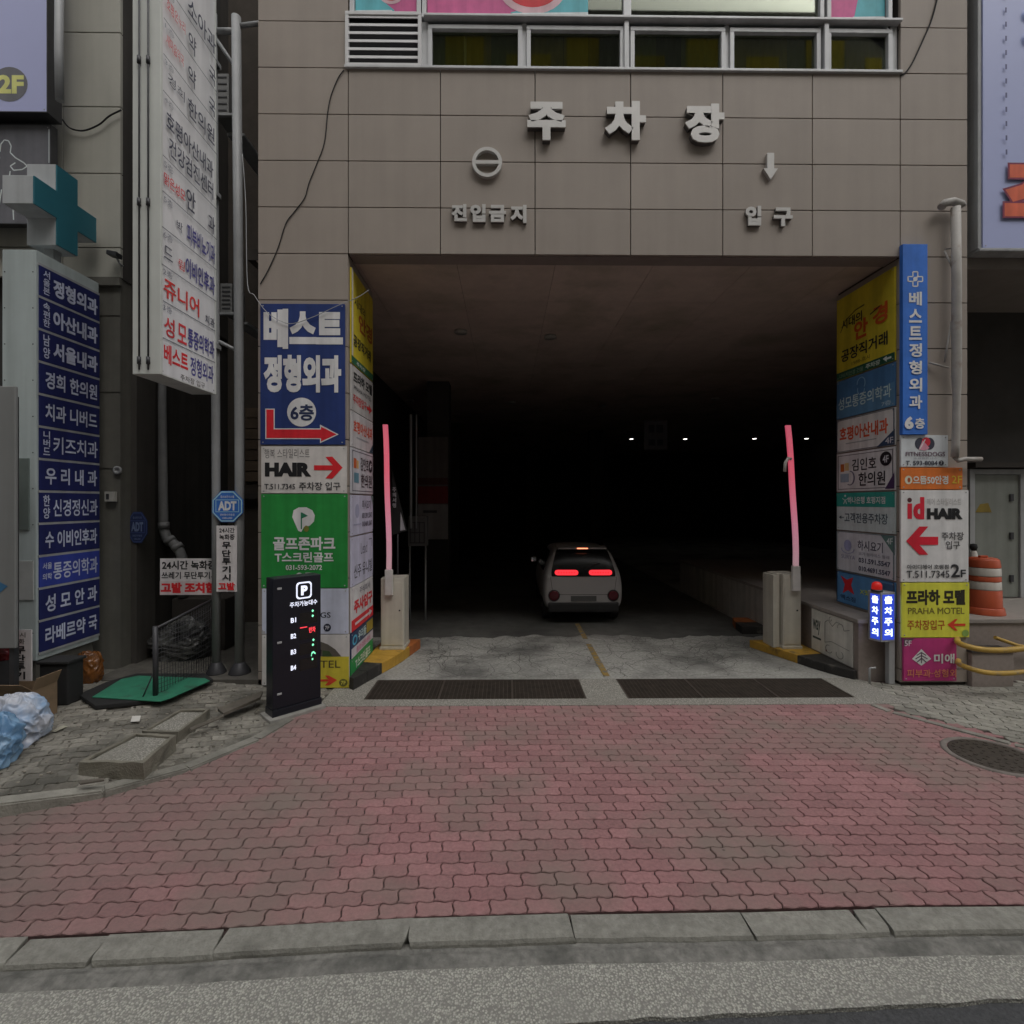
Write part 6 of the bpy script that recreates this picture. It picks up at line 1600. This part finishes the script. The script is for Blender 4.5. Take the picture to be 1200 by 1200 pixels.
# concrete trough lid along the old pavement, in two lengths
def trough(lab, P, h):
    t = thing('concrete_trough', lab, 'trough', (sum(p.x for p in P) / 4, sum(p.y for p in P) / 4, 0.09), 'concrete troughs along the old pavement')
    m = MB().m(pm('trough_concrete', (0.21, 0.195, 0.155), 0.9, 0, 0.25, 8, 0.8, 60, stain=((0.09, 0.085, 0.07), 4, 0.5, 0.7)))
    c = sum((Vector((p.x, p.y, 0)) for p in P), Vector()) / 4
    z0 = 0.02
    t_ = bmesh.new()
    o_ = [Vector((p.x, p.y, 0)) for p in P]; i_ = [c + (p - c) * 0.86 for p in o_]
    lv = [[t_.verts.new(p + Vector((0, 0, z0))) for p in o_], [t_.verts.new(p + Vector((0, 0, h))) for p in o_], [t_.verts.new(p + Vector((0, 0, h))) for p in i_], [t_.verts.new(p + Vector((0, 0, h - 0.02))) for p in i_]]
    for A_, B_ in zip(lv, lv[1:]):
        for k in range(4): t_.faces.new((A_[k], A_[(k + 1) % 4], B_[(k + 1) % 4], B_[k]))
    bmesh.ops.recalc_face_normals(t_, faces=t_.faces)
    bmesh.ops.subdivide_edges(t_, edges=t_.edges[:], cuts=5, use_grid_fill=True)
    for v in t_.verts: v.co += Vector((noise.noise(v.co * 9), noise.noise(v.co * 9 + Vector((5, 0, 0))), noise.noise(v.co * 9 + Vector((0, 5, 0))))) * 0.012
    m.merge(t_); m.build('rim', t)
    m = MB().m(conc_pebble); m.prism([c + (p - c) * 0.87 + Vector((0, 0, h - 0.024)) for p in o_], (0, 0, -0.02)); m.build('filling', t)
trough('broken concrete trough with a pebbly top, nearest the red paving', [onZ(px, py, 0.2) for px, py in ((92, 893), (168, 894), (206, 861), (160, 858))], 0.2)
trough('flatter concrete trough lying behind the pebbly one', [onZ(px, py, 0.16) for px, py in ((166, 856), (208, 858), (246, 830), (212, 830))], 0.155)
for lab, pts, zz in (('long dark plank lying beside the concrete troughs', ((255, 833), (308, 812), (305, 820), (262, 839)), 0.12), ('thin broken lath lying across the old paving blocks', ((222, 854), (262, 838), (262, 841), (224, 857)), 0.13), ('bleached splinter of wood before the concrete trough', ((92, 917), (122, 913), (122, 915.5), (94, 920)), 0.125)):
    m = MB().m(pm('old_plank', (0.12, 0.105, 0.085), 0.9, 0, 0.3, 8, 0.5, 50)); m.prism([onZ(px, py, zz) for px, py in pts], (0, 0, 0.03 if 'plank' in lab else 0.012)); tag(m.build('plank'), lab, 'plank')
m = MB().m(pm('paper_white', (0.62, 0.60, 0.56), 0.8)); m.prism([onZ(px, py, 0.125) for px, py in ((153, 846), (155, 839.5), (165, 839), (163.5, 845.5))], (0, 0, 0.004)); tag(m.build('paper_scrap'), 'white scrap of paper in front of the green mat', 'paper')
m = MB().m(pm('paper_cream', (0.40, 0.38, 0.30), 0.8)); m.prism([onZ(px, py, 0.125) for px, py in ((60, 857), (74, 850.5), (79, 851.5), (64, 858))], (0, 0, 0.004)); tag(m.build('paper_scrap'), 'cream scrap of card beside the whitish rubbish bag', 'paper')
# scattered grit and dead leaves on the old pavement
m = MB().m(pm('grit', (0.22, 0.20, 0.165), 0.9, island=0.6))
for k in range(620):
    x = random.uniform(-5.2, -2.45); y = random.uniform(4.1, 6.8)
    if not in_poly(x, y, gp): continue
    r = random.uniform(0.004, 0.014); z = zL(x, y) + 0.004
    t_ = bmesh.new(); bmesh.ops.create_icosphere(t_, subdivisions=1, radius=r)
    sx, sy = random.uniform(0.7, 1.9), random.uniform(0.7, 1.6)
    for v in t_.verts: v.co = Vector((x + v.co.x * sx, y + v.co.y * sy, z + v.co.z * 0.6))
    m.merge(t_)
o = m.build('gravel'); tag(o, 'loose grit scattered on the old grey pavement', 'grit', kind='stuff')

# ================================================================ THE NEIGHBOUR ON THE OTHER SIDE OF THE STONE PILLAR
nb = thing('corner_shop_building', 'shop building with a dark recessed doorway beside the stone pillar', 'building', (9.5, 7.0, 0.8))
zS = EYE - (300 - 588) * 7.0 / 600
m = MB().m(pm('shop_stone', (0.24, 0.21, 0.185), 0.7, 0, 0.12, 3)); m.box((X1 + 0.03, 7.06, zS - 0.12), (16, 7.5, 14)); m.box((X1 + 0.03, 7.5, zS - 0.10), (16, 9.0, zS + 0.3)); m.build('upper_wall', nb)
m = MB().m(interior); m.box((X1 + 0.06, 8.72, 0.86), (16, 8.9, zS - 0.1)); m.build('wall', nb)
a, b = onY(1139, 556, 8.7), onY(1192, 704, 8.7)
z0_, z1_ = 0.86, a.z
m = MB().m(steel)
m.box((a.x - 0.09, 8.64, z0_), (a.x, 8.715, z1_ + 0.09), 0.006); m.box((b.x, 8.64, z0_), (b.x + 0.09, 8.715, z1_ + 0.09), 0.006); m.box((a.x + 0.001, 8.641, z1_), (b.x - 0.001, 8.715, z1_ + 0.089), 0.006)
m.build('door_frame', nb)
m = MB().m(pm('door_green_grey', (0.25, 0.265, 0.235), 0.55, 0, 0.1, 3, streak=0.2)); m.box((a.x + 0.004, 8.67, z0_ + 0.01), (b.x - 0.004, 8.71, z1_ - 0.005), 0.005)
dr = m.build('door', nb)
m = MB().m(ink((96, 82, 34))); c = onY(1153, 597, 8.66); m.prism([(c.x - 0.14, 8.668, c.z - 0.05), (c.x + 0.14, 8.668, c.z - 0.05), (c.x + 0.08, 8.668, c.z + 0.11), (c.x - 0.06, 8.668, c.z + 0.09)], (0, -0.003, 0)); m.build('sticker', dr)
m = MB().m(steel_dark)
for py in (583, 628, 678): c = onY(1186, py, 8.65); m.box((c.x - 0.03, 8.645, c.z - 0.06), (c.x + 0.03, 8.668, c.z + 0.06), 0.004)
m.build('hinge', dr)
m = MB().m(joint); m.box((a.x - 0.12, 8.5, z1_ + 0.11), (b.x + 0.2, 8.719, z1_ + 0.19)); m.tube([(b.x + 0.24, 8.6, z1_ + 0.15), (b.x + 0.25, 8.6, z1_ - 0.6)], 0.05, 8); m.build('canopy_rail', nb)
YB = 6.86
a, b = onY(1152, -300, YB), onY(1420, 292, YB)
signboard('shop_sign', 'large lilac box sign with a dotted line and an orange-red letter beside the stone facade', 'sign', (a.x, YB, a.z), (b.x - a.x, 0, 0), (0, 0, b.z - a.z), (0, -1, 0), (1152, -300, 1420, 292), 0.19, pm('lilac_acrylic_shop', (0.47, 0.52, 0.80), 0.35, 0, 0.03, 1),  # slightly deeper lilac than the other box sign
    [('p', rect(1176.3, -290 + i * 16.7, 1178.3, -284 + i * 16.7), (70, 72, 100)) for i in range(29)] +
    [('t', '조', 1172.5, 193, 1262, 258, (90, 34, 54), 0.105), ('t', '조', 1175, 195, 1259, 256, (186, 74, 52), 0.075), ('p', ring_pts(1201, 18, 3, 6), (120, 150, 190)), ('p', ring_pts(1201, 46, 3, 6), (120, 150, 190))])
m = MB().m(steel); m.box((a.x - 0.05, YB - 0.01, b.z - 0.045), (b.x, YB + 0.19, b.z - 0.003), 0.01); m.box((a.x - 0.055, YB + 0.015, b.z - 0.003), (a.x - 0.003, YB + 0.19, a.z), 0.01); tag(m.build('sign_trim'), 'pale metal trim along the edges of the large lilac sign', 'trim')
# vent pipe on the stone pillar
def vp(px, py): return onY(px, py, YF - 0.11)
t = thing('vent_pipe', 'rusty pale vent pipe with a mushroom cap strapped to the stone pillar', 'pipe', vp(1122, 535))
rust = pm('rusty_pale_pipe', (0.42, 0.40, 0.37), 0.6, 0, 0.15, 5, 0.1, 50, stain=((0.20, 0.13, 0.08), 4, 0.55, 0.75), streak=0.2)
m = MB().m(rust); m.tube([vp(1120, 243), vp(1121, 330), vp(1121, 440), vp(1121, 470), vp(1120, 520), vp(1119, 536)], [0.055, 0.055, 0.055, 0.042, 0.045, 0.045], 14); m.tube([vp(1119, 536), vp(1123, 540), vp(1130, 538), vp(1150, 538)], 0.03, 10); m.build('tube', t)
m = MB().m(rust); c = vp(1116, 242); m.tube([vp(1103, 243), vp(1107, 238), vp(1117, 236), vp(1126, 239), vp(1128, 243)], 0.05, 10); m.build('cap', t)
m = MB().m(rust)
for px0, py0, px1, py1 in ((1108, 292, 1126, 288), (1107, 294, 1117, 316), (1115, 376, 1107, 424), (1089, 425, 1112, 431), (1114, 441, 1126, 441)): m.tube([onY(px0, py0, YF - 0.03), onY(px1, py1, YF - 0.10)], 0.012, 6)
m.build('strap', t)
# traffic barrel on the terrace
c = onZ(1152, 716, 0.86); c.y = 7.5; c = Vector((onY(1152, 700, 7.5).x, 7.5, 0.856))
t = thing('traffic_barrel', 'orange traffic barrel with two white bands standing on the terrace', 'traffic barrel', c)
org = pm('barrel_orange', (0.52, 0.095, 0.035), 0.5, 0, 0.12, 4, streak=0.2); whi = pm('barrel_white', (0.62, 0.58, 0.52), 0.45, 0, 0.1, 4, streak=0.2)
m = MB().m(org)
def band(z0, z1, r0, r1): m.lathe(c, [(r0 * 0.9, z0), (r0, z0), (r0, z0 + 0.01), (r1, z1 - 0.01), (r1 * 0.97, z1), (r1 * 0.85, z1)], 32)
band(0.0, 0.10, 0.25, 0.235); band(0.10, 0.36, 0.215, 0.208); band(0.48, 0.56, 0.203, 0.20); band(0.68, 0.80, 0.198, 0.185)
m.lathe(c, [(0.17, 0.79), (0.16, 0.815), (0.0, 0.82)], 32); m.build('drum', t)
m = MB().m(whi); band(0.36, 0.48, 0.207, 0.204); band(0.56, 0.68, 0.202, 0.199); m.build('reflective_band', t)
m = MB().m(org); m.box((c.x - 0.06, c.y - 0.02, 0.856 + 0.82), (c.x + 0.06, c.y + 0.02, 0.856 + 0.85), 0.008); m.build('handle', t)
c2 = Vector((onY(1141, 650, 7.95).x, 7.95, 0.856))
t = thing('traffic_cone', 'white cone with a dark tip half hidden behind the id HAIR pillar', 'cone', c2)
m = MB().m(whi); m.lathe(c2, [(0.20, 0.0), (0.20, 0.03), (0.16, 0.035), (0.045, 0.84), (0.03, 0.88)], 24); m.build('body', t)
m = MB().m(rubber); m.lathe(c2, [(0.035, 0.88), (0.05, 0.93), (0.04, 0.98), (0.0, 0.99)], 16); m.build('tip', t)
# stone stub and yellow guard rails
ax0, ax1 = onY(1139, 780, 6.84).x, onY(1188, 780, 6.84).x
t = thing('stone_stub', 'short brown stone block with a dark slab on top', 'block', ((ax0 + ax1) / 2, 6.95, 0))
m = MB().m(stone_dark); m.box((ax0, 6.84, -0.01), (ax1, 7.075, 0.46), 0.012); m.build('block', t)
m = MB().m(joint); m.box((ax0 - 0.02, 6.82, 0.462), (ax1 + 0.02, 7.08, 0.495), 0.006); m.build('slab', t)
ypipe = pm('yellow_rail_paint', (0.46, 0.29, 0.055), 0.5, 0, 0.15, 5, 0.1, 40, stain=((0.25, 0.20, 0.14), 6, 0.55, 0.7))
gr = thing('guard_rail', 'yellow bent pipe guard rail in front of the stone block', 'guard rail', (7.2, 6.7, 0))
def gp_(px, py, Y): return onY(px, py, Y)
m = MB().m(ypipe)
m.tube(smooth_poly([tuple(gp_(px, py, Y)) for px, py, Y in ((1122, 749, 6.865), (1123, 753, 6.66), (1132, 757, 6.52), (1150, 761, 6.46), (1175, 762, 6.44), (1215, 759, 6.44), (1290, 756, 6.44))], 6), 0.036, 12)
m.build('upper_rail', gr)
m = MB().m(ypipe)
m.tube(smooth_poly([tuple(gp_(px, py, Y)) for px, py, Y in ((1123, 774, 6.865), (1124, 778, 6.66), (1136, 783, 6.52), (1155, 788, 6.46), (1180, 789, 6.44), (1215, 786, 6.44), (1290, 783, 6.44))], 6), 0.032, 12)
m.build('lower_rail', gr)
m = MB().m(ypipe)
e1 = gp_(1290, 756, 6.44); m.tube([(e1.x, 6.44, 0.0), (e1.x, 6.44, e1.z)], 0.036, 12)
m.build('post', gr)
gr2 = thing('guard_rail', 'slimmer yellow pipe rail behind the stone block', 'guard rail', (7.6, 7.05, 0))
m = MB().m(ypipe); m.tube(smooth_poly([tuple(gp_(px, py, 7.0)) for px, py in ((1166, 747), (1180, 752), (1200, 758), (1240, 764))], 5), 0.025, 10); q = gp_(1240, 764, 7.0); m.tube([(q.x, 7.0, 0), (q.x, 7.0, q.z)], 0.025, 10); m.build('rail', gr2)

# ================================================================ ACROSS THE STREET, behind the photographer: what the windows mirror, raised to cut sky light in the garage
ob = thing('street_building', 'row of shops across the street, seen only mirrored in the panes', 'building', (0, -11.5, 0))
m = MB().m(pm('street_wall', (0.30, 0.28, 0.25), 0.8, 0, 0.15, 1)); m.box((-40, -22, 0), (40, -11.5, 27)); m.build('wall', ob)
for i in range(14):
    for k in range(5):
        x = -30 + i * 4.4; z = 3.6 + 3.1 * k
        m = MB().m(glass); m.box((x, -11.52, z), (x + 3.0, -11.46, z + 1.7)); m.build('window', ob)
m = MB().m(ink((150, 130, 40)))
for i in range(8): m.box((-28 + i * 7.6, -11.6, 5.5 + (i % 3) * 1.4), (-23 + i * 7.6, -11.45, 6.6 + (i % 3) * 1.4))
for i in range(22): m.box((-33 + i * 3, -11.6, 21.9), (-31.4 + i * 3 + (i % 3) * 0.3, -11.45, 25.6 - (i % 2) * 0.9))  # upper row added to give the panes yellow-green reflections
m.build('fascia', ob)
